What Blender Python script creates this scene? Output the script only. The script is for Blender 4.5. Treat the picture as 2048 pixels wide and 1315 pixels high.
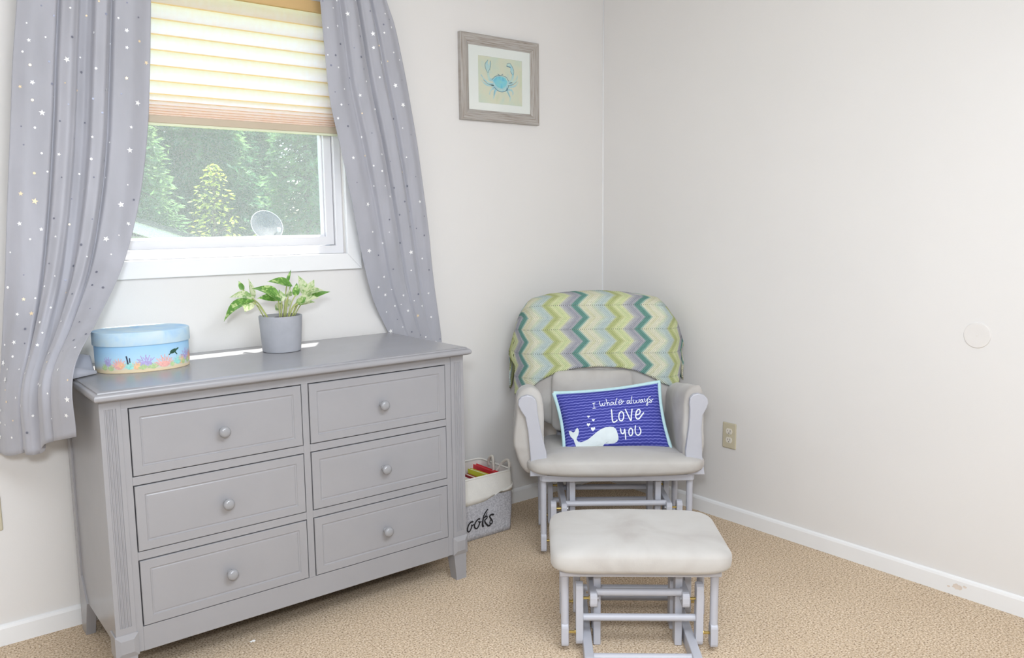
import bpy, bmesh, math, random
from mathutils import Vector, Matrix, noise as mnoise

random.seed(7)
D = bpy.data
for o in list(D.objects):
    D.objects.remove(o, do_unlink=True)
SC = bpy.context.scene
COL = SC.collection
R = math.radians
PI = math.pi

# ------------------------------------------------------------------ camera, sky, sun, lamps, exposure
cam = D.cameras.new('camera')
cam.sensor_fit = 'HORIZONTAL'
cam.sensor_width = 36.0
cam.lens = 1651.58 / 2048 * 36.0
cam.clip_start = 0.05
cam.clip_end = 300
co = D.objects.new('camera', cam)
COL.objects.link(co)
YAW, PIT, ROL = 0.6712, -0.1279, -0.011
fw = Vector((math.sin(YAW) * math.cos(PIT), math.cos(YAW) * math.cos(PIT), math.sin(PIT)))
rt = Vector((math.cos(YAW), -math.sin(YAW), 0))
up = rt.cross(fw)
r2 = math.cos(ROL) * rt + math.sin(ROL) * up
u2 = -math.sin(ROL) * rt + math.cos(ROL) * up
m = Matrix((r2, u2, -fw)).transposed().to_4x4()
m.translation = (-2.954, -2.9786, 1.3227)
co.matrix_world = m
SC.camera = co

SUN_DIR = Vector((-0.155, -0.243, -1.0)).normalized()
w = D.worlds.new('sky')
SC.world = w
w.use_nodes = True
nt = w.node_tree
nt.nodes.clear()
bg = nt.nodes.new('ShaderNodeBackground')
sk = nt.nodes.new('ShaderNodeTexSky')
sk.sky_type = 'NISHITA'
sk.sun_disc = False
sk.sun_elevation = math.asin(-SUN_DIR.z)
sk.sun_rotation = math.atan2(-SUN_DIR.x, -SUN_DIR.y)
wo = nt.nodes.new('ShaderNodeOutputWorld')
nt.links.new(sk.outputs[0], bg.inputs[0])
nt.links.new(bg.outputs[0], wo.inputs[0])
bg.inputs[1].default_value = 0.55

sl = D.lights.new('sun', 'SUN')
sl.energy = 17.0
sl.angle = R(0.53)
sl.color = (1.0, 0.96, 0.9)
so = D.objects.new('sun', sl)
COL.objects.link(so)
so.rotation_euler = SUN_DIR.to_track_quat('-Z', 'Y').to_euler()

def area(name, loc, target, size, power, color):
    l = D.lights.new(name, 'AREA')
    l.shape = 'DISK'
    l.size = size
    l.energy = power
    l.color = color
    o = D.objects.new(name, l)
    COL.objects.link(o)
    o.location = loc
    o.rotation_euler = (Vector(target) - Vector(loc)).to_track_quat('-Z', 'Y').to_euler()
    return o
area('ceiling_bounce_fill', (-1.95, -2.6, 2.40), (-1.75, -1.7, 0.0), 1.6, 83, (0.835, 0.91, 1.0))  # unseen area lamp added to stand in for flash bounced off the ceiling
area('camera_flash', (-3.05, -3.0, 1.62), (-1.9, -0.3, 0.8), 0.22, 29, (0.86, 0.925, 1.0))

SC.view_settings.view_transform = 'Standard'
SC.view_settings.look = 'None'
SC.view_settings.gamma = 1.0
SC.view_settings.use_curve_mapping = False
SC.view_settings.exposure = 0.08

# ------------------------------------------------------------------ materials
def srgb(r, g, b):
    f = lambda c: ((c / 255 + 0.055) / 1.055) ** 2.4 if c > 10 else c / 255 / 12.92
    return (f(r), f(g), f(b), 1.0)

class NT:
    def __init__(s, name):
        s.m = D.materials.new(name)
        s.m.use_nodes = True
        s.t = s.m.node_tree
        s.b = s.t.nodes['Principled BSDF']
        s.out = s.t.nodes['Material Output']
    def n(s, kind, **kw):
        x = s.t.nodes.new('ShaderNode' + kind)
        for k, v in kw.items():
            if k in x.inputs:
                x.inputs[k].default_value = v
            else:
                setattr(x, k, v)
        return x
    def l(s, a, b):
        s.t.links.new(a, b)
    def coord(s, kind='Object', scale=None):
        c = s.n('TexCoord').outputs[kind]
        if scale:
            mp = s.n('Mapping')
            mp.inputs['Scale'].default_value = scale
            s.l(c, mp.inputs[0])
            return mp.outputs[0]
        return c
    def ramp(s, fac, stops, interp='LINEAR'):
        r = s.n('ValToRGB')
        r.color_ramp.interpolation = interp
        e = r.color_ramp.elements
        while len(e) < len(stops):
            e.new(0.5)
        for i, (p, c) in enumerate(stops):
            e[i].position = p
            e[i].color = c
        s.l(fac, r.inputs[0])
        return r.outputs[0]
    def bump(s, h, strength=0.3, dist=0.002):
        b = s.n('Bump')
        b.inputs['Strength'].default_value = strength
        b.inputs['Distance'].default_value = dist
        s.l(h, b.inputs['Height'])
        s.l(b.outputs[0], s.b.inputs['Normal'])

def plain(name, c, rough=0.5, var=0.06, scale=6.0, bump=0.0, bscale=120.0, metal=0.0, spec=0.5, stretch=None, detail=4.0):
    k = NT(name)
    c = srgb(*c)
    co_ = k.coord('Object', stretch)
    nz = k.n('TexNoise', Scale=scale, Detail=detail)
    k.l(co_, nz.inputs[0])
    lo = tuple(x * (1 - var) for x in c[:3]) + (1,)
    hi = tuple(min(1, x * (1 + var)) for x in c[:3]) + (1,)
    k.l(k.ramp(nz.outputs[0], [(0.3, lo), (0.7, hi)]), k.b.inputs['Base Color'])
    k.b.inputs['Roughness'].default_value = rough
    k.b.inputs['Metallic'].default_value = metal
    k.b.inputs['Specular IOR Level'].default_value = spec
    if bump:
        n2 = k.n('TexNoise', Scale=bscale, Detail=2.0)
        k.l(co_, n2.inputs[0])
        k.bump(n2.outputs[0], bump)
    return k.m

M = {}
M['wall'] = plain('wall_paint', (229, 226, 223), 0.85, 0.012, 2.0, 0.08, 220, spec=0.2)
M['ceiling'] = plain('ceiling_paint', (240, 238, 235), 0.9, 0.01)
M['trim'] = plain('white_trim_paint', (240, 240, 240), 0.45, 0.015, 5.0, 0.04, 60)
M['vinyl'] = plain('white_vinyl', (228, 228, 231), 0.35, 0.01)
M['dresser'] = plain('grey_dresser_paint', (155, 154, 157), 0.26, 0.02, 9.0, 0.03, 70)
M['gap_shade'] = plain('painted_gap_shade', (60, 60, 62), 0.9, 0.02)
M['knob'] = plain('silver_grey_knob', (150, 150, 153), 0.2, 0.02, spec=0.7)
M['rawwood'] = plain('raw_wood_edge', (205, 190, 150), 0.6, 0.1, 20)
M['glider'] = plain('grey_glider_paint', (187, 188, 196), 0.4, 0.02, 8.0, 0.03, 60)
M['brass'] = plain('brass_bolt', (205, 180, 110), 0.25, 0.05, metal=0.9)
M['steel'] = plain('steel_bolt', (200, 202, 206), 0.25, 0.05, metal=0.9)
M['pot'] = plain('concrete_pot', (166, 167, 173), 0.75, 0.08, 14, 0.15, 90)
M['soil'] = plain('soil', (62, 48, 40), 1.0, 0.4, 90, 0.8, 150)
M['outlet_plate'] = plain('beige_outlet_plate', (206, 197, 172), 0.4, 0.02)
M['outlet_face'] = plain('ivory_outlet_face', (232, 226, 214), 0.35, 0.01)
M['slot'] = plain('outlet_slot', (90, 84, 76), 0.8, 0.02)
M['mat_board'] = plain('white_mat_board', (238, 237, 234), 0.8, 0.01)
M['rope'] = plain('cotton_rope', (222, 214, 204), 0.9, 0.08, 120, 0.6, 300)
M['ink'] = plain('black_lettering', (30, 28, 32), 0.7, 0.05)
M['white_print'] = plain('white_print', (236, 242, 247), 0.8, 0.01)
M['whale_print'] = plain('whale_print', (224, 234, 236), 0.8, 0.03, 30)
M['grey_print'] = plain('grey_print', (140, 150, 155), 0.8, 0.03, 30)
M['piping'] = plain('aqua_piping', (196, 228, 230), 0.85, 0.05, 40, 0.3, 300)
M['lawn'] = plain('lawn', (92, 116, 52), 0.95, 0.25, 3.0)
M['siding'] = plain('cream_siding', (196, 200, 176), 0.7, 0.03)
M['fascia'] = plain('white_rake_board', (245, 245, 242), 0.5, 0.01)
M['shingle'] = plain('grey_shingles', (110, 108, 104), 0.95, 0.2, 12, 0.3, 60)
M['bark'] = plain('bark', (88, 74, 60), 0.95, 0.25, 12, 0.6, 30, stretch=(1, 1, 0.15))
M['dish'] = plain('grey_dish', (96, 94, 94), 0.5, 0.03)
M['rod'] = plain('white_rod', (230, 230, 232), 0.3, 0.01)
M['dark_turtle'] = plain('turtle_print', (48, 84, 66), 0.8, 0.3, 120)

# carpet: fine tan loops
k = NT('berber_carpet')
c = k.coord('Object')
v = k.n('TexVoronoi', Scale=135.0); k.l(c, v.inputs['Vector'])
n1 = k.n('TexNoise', Scale=170.0, Detail=3.0); k.l(c, n1.inputs[0])
n2 = k.n('TexNoise', Scale=2.2, Detail=3.0); k.l(c, n2.inputs[0])
ca = k.ramp(n1.outputs[0], [(0.30, srgb(128, 108, 90)), (0.42, srgb(203, 180, 152)), (0.53, srgb(228, 207, 180)), (0.72, srgb(246, 234, 218))])
cb = k.ramp(v.outputs['Distance'], [(0.0, (1.06, 1.06, 1.06, 1)), (0.55, (0.78, 0.76, 0.74, 1))])
cc = k.ramp(n2.outputs[0], [(0.3, (0.95, 0.94, 0.93, 1)), (0.7, (1.04, 1.04, 1.04, 1))])
mx = k.n('MixRGB', blend_type='MULTIPLY'); mx.inputs[0].default_value = 0.75
k.l(ca, mx.inputs[1]); k.l(cb, mx.inputs[2])
mx2 = k.n('MixRGB', blend_type='MULTIPLY'); mx2.inputs[0].default_value = 1.0
k.l(mx.outputs[0], mx2.inputs[1]); k.l(cc, mx2.inputs[2])
k.l(mx2.outputs[0], k.b.inputs['Base Color'])
k.b.inputs['Roughness'].default_value = 1.0
k.b.inputs['Specular IOR Level'].default_value = 0.1
k.bump(v.outputs['Distance'], -0.5, 0.004)
M['carpet'] = k.m

# suede upholstery
k = NT('grey_suede')
c = k.coord('Object')
n1 = k.n('TexNoise', Scale=5.0, Detail=4.0, Distortion=0.8); k.l(c, n1.inputs[0])
n2 = k.n('TexNoise', Scale=260.0, Detail=2.0); k.l(c, n2.inputs[0])
k.l(k.ramp(n1.outputs[0], [(0.3, srgb(177, 171, 166)), (0.5, srgb(190, 186, 181)), (0.72, srgb(198, 195, 191))]), k.b.inputs['Base Color'])
k.b.inputs['Roughness'].default_value = 0.95
k.b.inputs['Specular IOR Level'].default_value = 0.15
k.b.inputs['Sheen Weight'].default_value = 0.25
k.bump(n2.outputs[0], 0.15)
M['suede'] = k.m
M['suede_under'] = plain('tan_suede_underside', (176, 160, 138), 0.95, 0.05, 12)

# satin curtain
k = NT('grey_satin_curtain')
c = k.coord('Object', (1, 1, 0.25))
n1 = k.n('TexNoise', Scale=14.0, Detail=5.0); k.l(c, n1.inputs[0])
k.l(k.ramp(n1.outputs[0], [(0.3, srgb(163, 163, 170)), (0.7, srgb(174, 174, 182))]), k.b.inputs['Base Color'])
k.b.inputs['Roughness'].default_value = 0.5
k.b.inputs['Specular IOR Level'].default_value = 0.35
k.b.inputs['Sheen Weight'].default_value = 0.2
wv = k.n('TexNoise', Scale=8.0, Detail=6.0); k.l(k.coord('Object', (1, 1, 2.5)), wv.inputs[0])
k.bump(wv.outputs[0], 0.25, 0.004)
M['curtain'] = k.m
M['foil_white'] = plain('silver_foil', (250, 250, 250), 0.35, 0.02, metal=0.15)
M['foil_gold'] = plain('gold_foil', (240, 220, 184), 0.35, 0.05, metal=0.3)
M['foil_dark'] = plain('dark_foil', (124, 126, 140), 0.3, 0.05, metal=0.4)

# pleated shade: thin cloth that lets daylight through
k = NT('cellular_shade_cloth')
k.t.nodes.remove(k.b)
df = k.n('BsdfDiffuse'); df.inputs[0].default_value = srgb(250, 246, 238)
tr = k.n('BsdfTranslucent'); tr.inputs[0].default_value = (1.0, 0.90, 0.70, 1)
ms = k.n('MixShader'); ms.inputs[0].default_value = 0.86
k.l(df.outputs[0], ms.inputs[1]); k.l(tr.outputs[0], ms.inputs[2]); k.l(ms.outputs[0], k.out.inputs[0])
nz = k.n('TexNoise', Scale=60.0, Detail=4.0); k.l(k.coord('Object', (1, 1, 0.3)), nz.inputs[0])
k.l(k.ramp(nz.outputs[0], [(0.3, (1.0, 0.88, 0.80, 1)), (0.7, (1.0, 0.92, 0.88, 1))]), tr.inputs[0])
M['shade'] = k.m
M['shade_rail'] = plain('tan_shade_rail', (196, 180, 158), 0.5, 0.02)
M['shade_band'] = plain('pale_green_trim', (226, 230, 202), 0.6, 0.02)

def thin(name, trans, refl, col=(1, 1, 1, 1)):
    k = NT(name)
    k.t.nodes.remove(k.b)
    t = k.n('BsdfTransparent'); t.inputs[0].default_value = col
    g = k.n('BsdfGlossy'); g.inputs['Roughness'].default_value = 0.02
    x = k.n('MixShader'); x.inputs[0].default_value = refl
    k.l(t.outputs[0], x.inputs[1]); k.l(g.outputs[0], x.inputs[2]); k.l(x.outputs[0], k.out.inputs[0])
    nz = k.n('TexNoise', Scale=3.0)
    k.l(k.coord('Object'), nz.inputs[0])
    k.l(k.ramp(nz.outputs[0], [(0.3, (0.97, 0.985, 0.98, 1)), (0.7, (0.99, 1, 0.995, 1))]), t.inputs[0])
    return k.m
M['glass'] = thin('window_glass', 0.94, 0.04)
M['picture_glass'] = thin('picture_glass', 0.97, 0.025)
# insect screen: fine mesh, partly see-through
k = NT('insect_screen_mesh')
k.t.nodes.remove(k.b)
t = k.n('BsdfTransparent')
df = k.n('BsdfDiffuse'); df.inputs[0].default_value = srgb(212, 212, 210)
tl = k.n('BsdfTranslucent'); tl.inputs[0].default_value = srgb(212, 212, 208)
x1 = k.n('MixShader'); x1.inputs[0].default_value = 0.7
k.l(df.outputs[0], x1.inputs[1]); k.l(tl.outputs[0], x1.inputs[2])
x2 = k.n('MixShader')
nz = k.n('TexNoise', Scale=330.0, Detail=1.0); k.l(k.coord('Object', (1, 1, 1.5)), nz.inputs[0])
k.l(k.ramp(nz.outputs[0], [(0.35, (0.27, 0.27, 0.27, 1)), (0.65, (0.40, 0.40, 0.40, 1))]), x2.inputs[0])
k.l(t.outputs[0], x2.inputs[1]); k.l(x1.outputs[0], x2.inputs[2]); k.l(x2.outputs[0], k.out.inputs[0])
M['screen'] = k.m

def wood_frame():
    k = NT('weathered_grey_wood')
    uv = k.n('UVMap').outputs[0]
    mp = k.n('Mapping'); mp.inputs['Scale'].default_value = (6, 260, 1); k.l(uv, mp.inputs[0])
    nz = k.n('TexNoise', Scale=1.0, Detail=6.0, Roughness=0.65); k.l(mp.outputs[0], nz.inputs[0])
    k.l(k.ramp(nz.outputs[0], [(0.32, srgb(124, 110, 98)), (0.46, srgb(168, 160, 152)), (0.60, srgb(184, 180, 176)), (0.75, srgb(206, 194, 178))]), k.b.inputs['Base Color'])
    k.b.inputs['Roughness'].default_value = 0.7
    k.bump(nz.outputs[0], 0.4, 0.002)
    return k.m
M['frame_wood'] = wood_frame()

def watercolour(name, stops, scale=9.0):
    k = NT(name)
    nz = k.n('TexNoise', Scale=scale, Detail=5.0, Distortion=0.6)
    k.l(k.coord('Object'), nz.inputs[0])
    k.l(k.ramp(nz.outputs[0], stops), k.b.inputs['Base Color'])
    k.b.inputs['Roughness'].default_value = 0.8
    k.b.inputs['Specular IOR Level'].default_value = 0.2
    return k.m
M['art_ground'] = watercolour('watercolour_ground', [(0.28, srgb(198, 214, 206)), (0.45, srgb(216, 218, 198)), (0.6, srgb(222, 217, 196)), (0.75, srgb(208, 214, 186))], 12)
M['art_crab'] = watercolour('watercolour_crab_blue', [(0.3, srgb(96, 178, 212)), (0.5, srgb(132, 206, 222)), (0.7, srgb(150, 210, 206))], 30)
M['art_crab_pale'] = watercolour('watercolour_crab_pale', [(0.3, srgb(160, 205, 220)), (0.7, srgb(206, 222, 210))], 40)
M['art_line'] = watercolour('watercolour_line', [(0.3, srgb(92, 128, 150)), (0.7, srgb(126, 152, 158))], 40)
M['lid'] = watercolour('pale_blue_lid_print', [(0.3, srgb(160, 198, 230)), (0.5, srgb(190, 214, 228)), (0.72, srgb(206, 220, 222))], 14)

# the painted sea of the keepsake box (printed gradient: sea above, sand below)
k = NT('painted_sea')
c = k.coord('Object')
sp = k.n('SeparateXYZ'); k.l(c, sp.inputs[0])
nz = k.n('TexNoise', Scale=22.0, Detail=3.0); k.l(c, nz.inputs[0])
ad = k.n('Math', operation='MULTIPLY_ADD'); k.l(nz.outputs[0], ad.inputs[0]); ad.inputs[1].default_value = 0.022; k.l(sp.outputs[2], ad.inputs[2])
mu = k.n('MapRange'); mu.inputs['From Min'].default_value = 0.0; mu.inputs['From Max'].default_value = 0.12
k.l(ad.outputs[0], mu.inputs[0])
k.l(k.ramp(mu.outputs[0], [(0.0, srgb(226, 206, 168)), (0.16, srgb(222, 204, 170)), (0.27, srgb(196, 212, 216)), (0.45, srgb(180, 216, 238)), (1.0, srgb(140, 192, 234))]), k.b.inputs['Base Color'])
k.b.inputs['Roughness'].default_value = 0.7
M['box_sea'] = k.m
for nm, cl in (('coral_pink', (238, 178, 168)), ('coral_purple', (180, 168, 214)), ('coral_aqua', (158, 222, 212)), ('coral_green', (186, 208, 152)), ('coral_orange', (240, 194, 150)), ('fish_dark', (60, 66, 86))):
    M[nm] = plain(nm, cl, 0.8, 0.15, 150)

# chevron afghan
k = NT('chevron_knit')
uv = k.n('UVMap').outputs[0]
sp = k.n('SeparateXYZ'); k.l(uv, sp.inputs[0])
def math_(op, a, b=None, c=None):
    x = k.n('Math', operation=op)
    for i, q in enumerate((a, b, c)):
        if q is None: continue
        if isinstance(q, (int, float)): x.inputs[i].default_value = q
        else: k.l(q, x.inputs[i])
    return x.outputs[0]
PERV = 0.105
tri = math_('PINGPONG', math_('ADD', sp.outputs[1], 10.5), PERV / 2)
uu = math_('ADD', math_('ADD', sp.outputs[0], 11.0), math_('MULTIPLY', tri, -0.95))
ph = math_('FRACT', math_('DIVIDE', uu, 0.275))
cr = srgb(230, 228, 204); pb = srgb(202, 214, 208); ol = srgb(198, 204, 148); py = srgb(226, 230, 182); gl = srgb(184, 184, 190); te = srgb(112, 156, 146); tl_ = srgb(156, 190, 178)
colr = k.ramp(ph, [(0.0, cr), (0.07, srgb(222, 220, 186)), (0.10, cr), (0.17, cr), (0.20, srgb(214, 222, 196)), (0.27, pb), (0.33, srgb(192, 208, 206)), (0.38, pb), (0.42, ol), (0.46, srgb(184, 192, 132)), (0.50, ol), (0.55, py), (0.60, srgb(212, 222, 170)), (0.66, py), (0.70, srgb(202, 202, 198)), (0.75, gl), (0.80, srgb(170, 170, 180)), (0.85, gl), (0.88, te), (0.945, te), (0.97, tl_), (1.0, cr)])
rows = math_('PINGPONG', uu, 0.0045)
rr = k.ramp(math_('DIVIDE', rows, 0.0045), [(0.0, (0.80, 0.80, 0.80, 1)), (0.35, (1, 1, 1, 1)), (1, (1.03, 1.03, 1.03, 1))])
nz = k.n('TexNoise', Scale=240.0, Detail=2.0); k.l(uv, nz.inputs[0])
rn = k.ramp(nz.outputs[0], [(0.3, (0.88, 0.88, 0.88, 1)), (0.7, (1.05, 1.05, 1.05, 1))])
# eyelet holes in the valleys of the zigzag
vh = math_('LESS_THAN', math_('PINGPONG', math_('ADD', sp.outputs[1], 10.5), PERV / 2), 0.0028)
hh = math_('LESS_THAN', math_('PINGPONG', math_('ADD', sp.outputs[0], 10.0), 0.0045), 0.0016)
hole = math_('MULTIPLY', math_('MULTIPLY', vh, hh), 0.65)
m1 = k.n('MixRGB', blend_type='MULTIPLY'); m1.inputs[0].default_value = 1; k.l(colr, m1.inputs[1]); k.l(rr, m1.inputs[2])
m2 = k.n('MixRGB', blend_type='MULTIPLY'); m2.inputs[0].default_value = 1; k.l(m1.outputs[0], m2.inputs[1]); k.l(rn, m2.inputs[2])
m3 = k.n('MixRGB'); k.l(hole, m3.inputs[0]); k.l(m2.outputs[0], m3.inputs[1]); m3.inputs[2].default_value = srgb(110, 112, 100)
k.l(m3.outputs[0], k.b.inputs['Base Color'])
k.b.inputs['Roughness'].default_value = 1.0
k.b.inputs['Specular IOR Level'].default_value = 0.1
k.bump(rows, 0.9, 0.6)
M['blanket'] = k.m

# navy whale pillow cloth: wavy lines
k = NT('navy_wave_cloth')
uv = k.n('UVMap').outputs[0]
sp = k.n('SeparateXYZ'); k.l(uv, sp.inputs[0])
nz = k.n('TexNoise', Scale=40.0, Detail=2.0); k.l(uv, nz.inputs[0])
wob = math_('MULTIPLY', math_('SINE', math_('MULTIPLY', sp.outputs[0], 330.0)), 0.0009)
vv = math_('ADD', math_('ADD', sp.outputs[1], wob), math_('MULTIPLY', nz.outputs[0], 0.006))
ln = math_('DIVIDE', math_('PINGPONG', math_('ADD', vv, 5.0), 0.0062), 0.0062)
k.l(k.ramp(ln, [(0.0, srgb(136, 140, 212)), (0.2, srgb(112, 116, 198)), (0.4, srgb(72, 76, 160)), (1.0, srgb(62, 66, 150))]), k.b.inputs['Base Color'])
k.b.inputs['Roughness'].default_value = 0.9
k.b.inputs['Specular IOR Level'].default_value = 0.15
M['navy'] = k.m
M['navy_back'] = plain('navy_back', (62, 68, 152), 0.9, 0.05)

# fabric of the book bin
k = NT('heather_grey_canvas')
c = k.coord('Object')
n1 = k.n('TexNoise', Scale=150.0, Detail=3.0); k.l(c, n1.inputs[0])
k.l(k.ramp(n1.outputs[0], [(0.3, srgb(162, 161, 167)), (0.5, srgb(184, 183, 188)), (0.7, srgb(204, 203, 207))]), k.b.inputs['Base Color'])
k.b.inputs['Roughness'].default_value = 0.95
k.bump(n1.outputs[0], 0.3)
M['canvas'] = k.m
M['canvas_white'] = plain('white_canvas', (234, 231, 224), 0.9, 0.03, 30, 0.2, 250)
M['book_red'] = plain('red_book', (214, 52, 62), 0.5, 0.05, 12)
M['book_darkred'] = plain('dark_red_book', (164, 44, 56), 0.5, 0.05, 12)
M['book_yellow'] = plain('yellow_green_book', (196, 196, 50), 0.5, 0.05, 12)
M['book_white'] = plain('white_book', (236, 230, 226), 0.6, 0.06, 40)
M['paper'] = plain('book_pages', (230, 222, 205), 0.9, 0.05, 60)

# leaves
def leaf_mat(name, a, b, c3, thr):
    k = NT(name)
    nz = k.n('TexNoise', Scale=55.0, Detail=5.0, Distortion=1.2)
    k.l(k.coord('Object'), nz.inputs[0])
    col = k.ramp(nz.outputs[0], [(thr - 0.1, srgb(*a)), (thr, srgb(*b)), (thr + 0.07, srgb(*c3))])
    k.l(col, k.b.inputs['Base Color'])
    k.b.inputs['Roughness'].default_value = 0.4
    tl = k.n('BsdfTranslucent'); k.l(col, tl.inputs[0])
    ms = k.n('MixShader'); ms.inputs[0].default_value = 0.35
    k.l(k.b.outputs[0], ms.inputs[1]); k.l(tl.outputs[0], ms.inputs[2]); k.l(ms.outputs[0], k.out.inputs[0])
    return k.m
M['leaf_green'] = leaf_mat('green_leaf', (104, 152, 70), (140, 186, 92), (204, 220, 158), 0.55)
M['leaf_pale'] = leaf_mat('variegated_leaf', (132, 172, 104), (186, 208, 146), (222, 228, 190), 0.45)
M['stem'] = plain('plant_stem', (178, 186, 118), 0.5, 0.1, 30)
def foliage(name, a, b, c3):
    k = NT(name)
    nz = k.n('TexNoise', Scale=0.9, Detail=3.0); k.l(k.coord('Object'), nz.inputs[0])
    col = k.ramp(nz.outputs[0], [(0.35, srgb(*a)), (0.52, srgb(*b)), (0.68, srgb(*c3))])
    k.l(col, k.b.inputs['Base Color']); k.b.inputs['Roughness'].default_value = 0.6
    tl = k.n('BsdfTranslucent'); k.l(col, tl.inputs[0])
    ms = k.n('MixShader'); ms.inputs[0].default_value = 0.35
    k.l(k.b.outputs[0], ms.inputs[1]); k.l(tl.outputs[0], ms.inputs[2]); k.l(ms.outputs[0], k.out.inputs[0])
    return k.m
M['needle'] = foliage('pine_needles', (44, 84, 64), (80, 126, 88), (146, 182, 122))
M['needle_sunlit'] = foliage('sunlit_pine_needles', (84, 124, 84), (124, 160, 106), (172, 196, 130))  # paler tones paint sunlit clumps into the needle colour
M['leafy_sunlit'] = foliage('sunlit_yellow_leaves', (128, 150, 54), (170, 184, 70), (206, 210, 96))  # yellow-green puts the sunlight into the colour of these leaves

# ------------------------------------------------------------------ mesh helpers
def obj(name, bm, mat=None, parent=None, smooth=False, mats=None):
    me = D.meshes.new(name)
    bm.normal_update()
    bm.to_mesh(me)
    bm.free()
    o = D.objects.new(name, me)
    COL.objects.link(o)
    for x in (mats or ([mat] if mat else [])):
        me.materials.append(x)
    if smooth:
        for p in me.polygons: p.use_smooth = True
    if parent: o.parent = parent
    return o

def autosmooth(o, ang=35):
    me = o.data
    for p in me.polygons: p.use_smooth = True
    me.set_sharp_from_angle(angle=R(ang))
    return o

def tag(o, label, cat, group=None):
    o['label'] = label; o['category'] = cat
    if group: o['group'] = group
    return o

def thing(name, label, cat, loc=(0, 0, 0), rz=0.0, group=None):
    o = D.objects.new(name, None)
    o.empty_display_size = 0.05
    COL.objects.link(o)
    o.location = loc; o.rotation_euler = (0, 0, rz)
    return tag(o, label, cat, group)

def struct(o):
    o['kind'] = 'structure'
    return o

def box(bm, x0, x1, y0, y1, z0, z1, bev=0.0, seg=2, mi=0):
    vs = [bm.verts.new((x, y, z)) for x in (x0, x1) for y in (y0, y1) for z in (z0, z1)]
    idx = [(0, 1, 3, 2), (4, 6, 7, 5), (0, 4, 5, 1), (2, 3, 7, 6), (0, 2, 6, 4), (1, 5, 7, 3)]
    fs = [bm.faces.new([vs[i] for i in f]) for f in idx]
    for f in fs: f.material_index = mi
    bmesh.ops.recalc_face_normals(bm, faces=fs)
    if bev:
        es = list({e for f in fs for e in f.edges})
        r = bmesh.ops.bevel(bm, geom=es, offset=bev, segments=seg, affect='EDGES', profile=0.5)
        for f in r['faces']: f.material_index = mi
    return vs

def B(*a, **kw):
    bm = bmesh.new(); box(bm, *a, **kw); return bm

def prism(bm, pts, z0, z1, axis='z', bev=0.0):
    """extrude a 2-D outline; axis says which axis the extrusion runs along"""
    def P3(p, h):
        a, b = p
        return {'z': (a, b, h), 'y': (a, h, b), 'x': (h, a, b)}[axis]
    lo = [bm.verts.new(P3(p, z0)) for p in pts]
    hi = [bm.verts.new(P3(p, z1)) for p in pts]
    n = len(pts)
    fs = [bm.faces.new(lo), bm.faces.new(hi)]
    for i in range(n):
        fs.append(bm.faces.new((lo[i], lo[(i + 1) % n], hi[(i + 1) % n], hi[i])))
    bmesh.ops.recalc_face_normals(bm, faces=fs)
    if bev:
        es = list(fs[0].edges) + list(fs[1].edges)
        bmesh.ops.bevel(bm, geom=es, offset=bev, segments=2, affect='EDGES', profile=0.5)

def lathe(bm, prof, seg=32, cx=0, cy=0, cap=True, M4=None):
    rings = []
    for r_, z in prof:
        ring = []
        for i in range(seg):
            a = 2 * PI * i / seg
            p = Vector((cx + r_ * math.cos(a), cy + r_ * math.sin(a), z))
            ring.append(bm.verts.new(M4 @ p if M4 else p))
        rings.append(ring)
    fs = []
    for a, b in zip(rings, rings[1:]):
        for i in range(seg):
            fs.append(bm.faces.new((a[i], a[(i + 1) % seg], b[(i + 1) % seg], b[i])))
    if cap:
        fs.append(bm.faces.new(rings[0][::-1])); fs.append(bm.faces.new(rings[-1]))
    bmesh.ops.recalc_face_normals(bm, faces=fs)

def smooth_path(pts, n=6):
    """Catmull-Rom through the points"""
    P = [Vector(p) for p in pts]
    if len(P) < 3: return P
    out = []
    for i in range(len(P) - 1):
        p0 = P[i - 1] if i else P[i] * 2 - P[i + 1]
        p1, p2 = P[i], P[i + 1]
        p3 = P[i + 2] if i + 2 < len(P) else P[i + 1] * 2 - P[i]
        for j in range(n):
            t = j / n
            out.append(0.5 * ((2 * p1) + (p2 - p0) * t + (2 * p0 - 5 * p1 + 4 * p2 - p3) * t * t + (3 * p1 - p0 - 3 * p2 + p3) * t ** 3))
    out.append(P[-1])
    return out

def tube(bm, pts, rad, seg=8, cap=True):
    P = [Vector(p) for p in pts]
    rs = rad if isinstance(rad, (list, tuple)) else [rad] * len(P)
    rings = []
    prev = None
    for i, p in enumerate(P):
        t = (P[min(i + 1, len(P) - 1)] - P[max(i - 1, 0)]).normalized()
        if prev is None:
            a = Vector((0, 0, 1)) if abs(t.z) < 0.9 else Vector((1, 0, 0))
            n = t.cross(a).normalized()
        else:
            n = (prev - t * prev.dot(t)).normalized()
        prev = n
        b = t.cross(n)
        rings.append([bm.verts.new(p + rs[i] * (math.cos(2 * PI * j / seg) * n + math.sin(2 * PI * j / seg) * b)) for j in range(seg)])
    fs = []
    for a, b in zip(rings, rings[1:]):
        for j in range(seg):
            fs.append(bm.faces.new((a[j], a[(j + 1) % seg], b[(j + 1) % seg], b[j])))
    if cap:
        fs.append(bm.faces.new(rings[0][::-1])); fs.append(bm.faces.new(rings[-1]))
    bmesh.ops.recalc_face_normals(bm, faces=fs)

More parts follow.
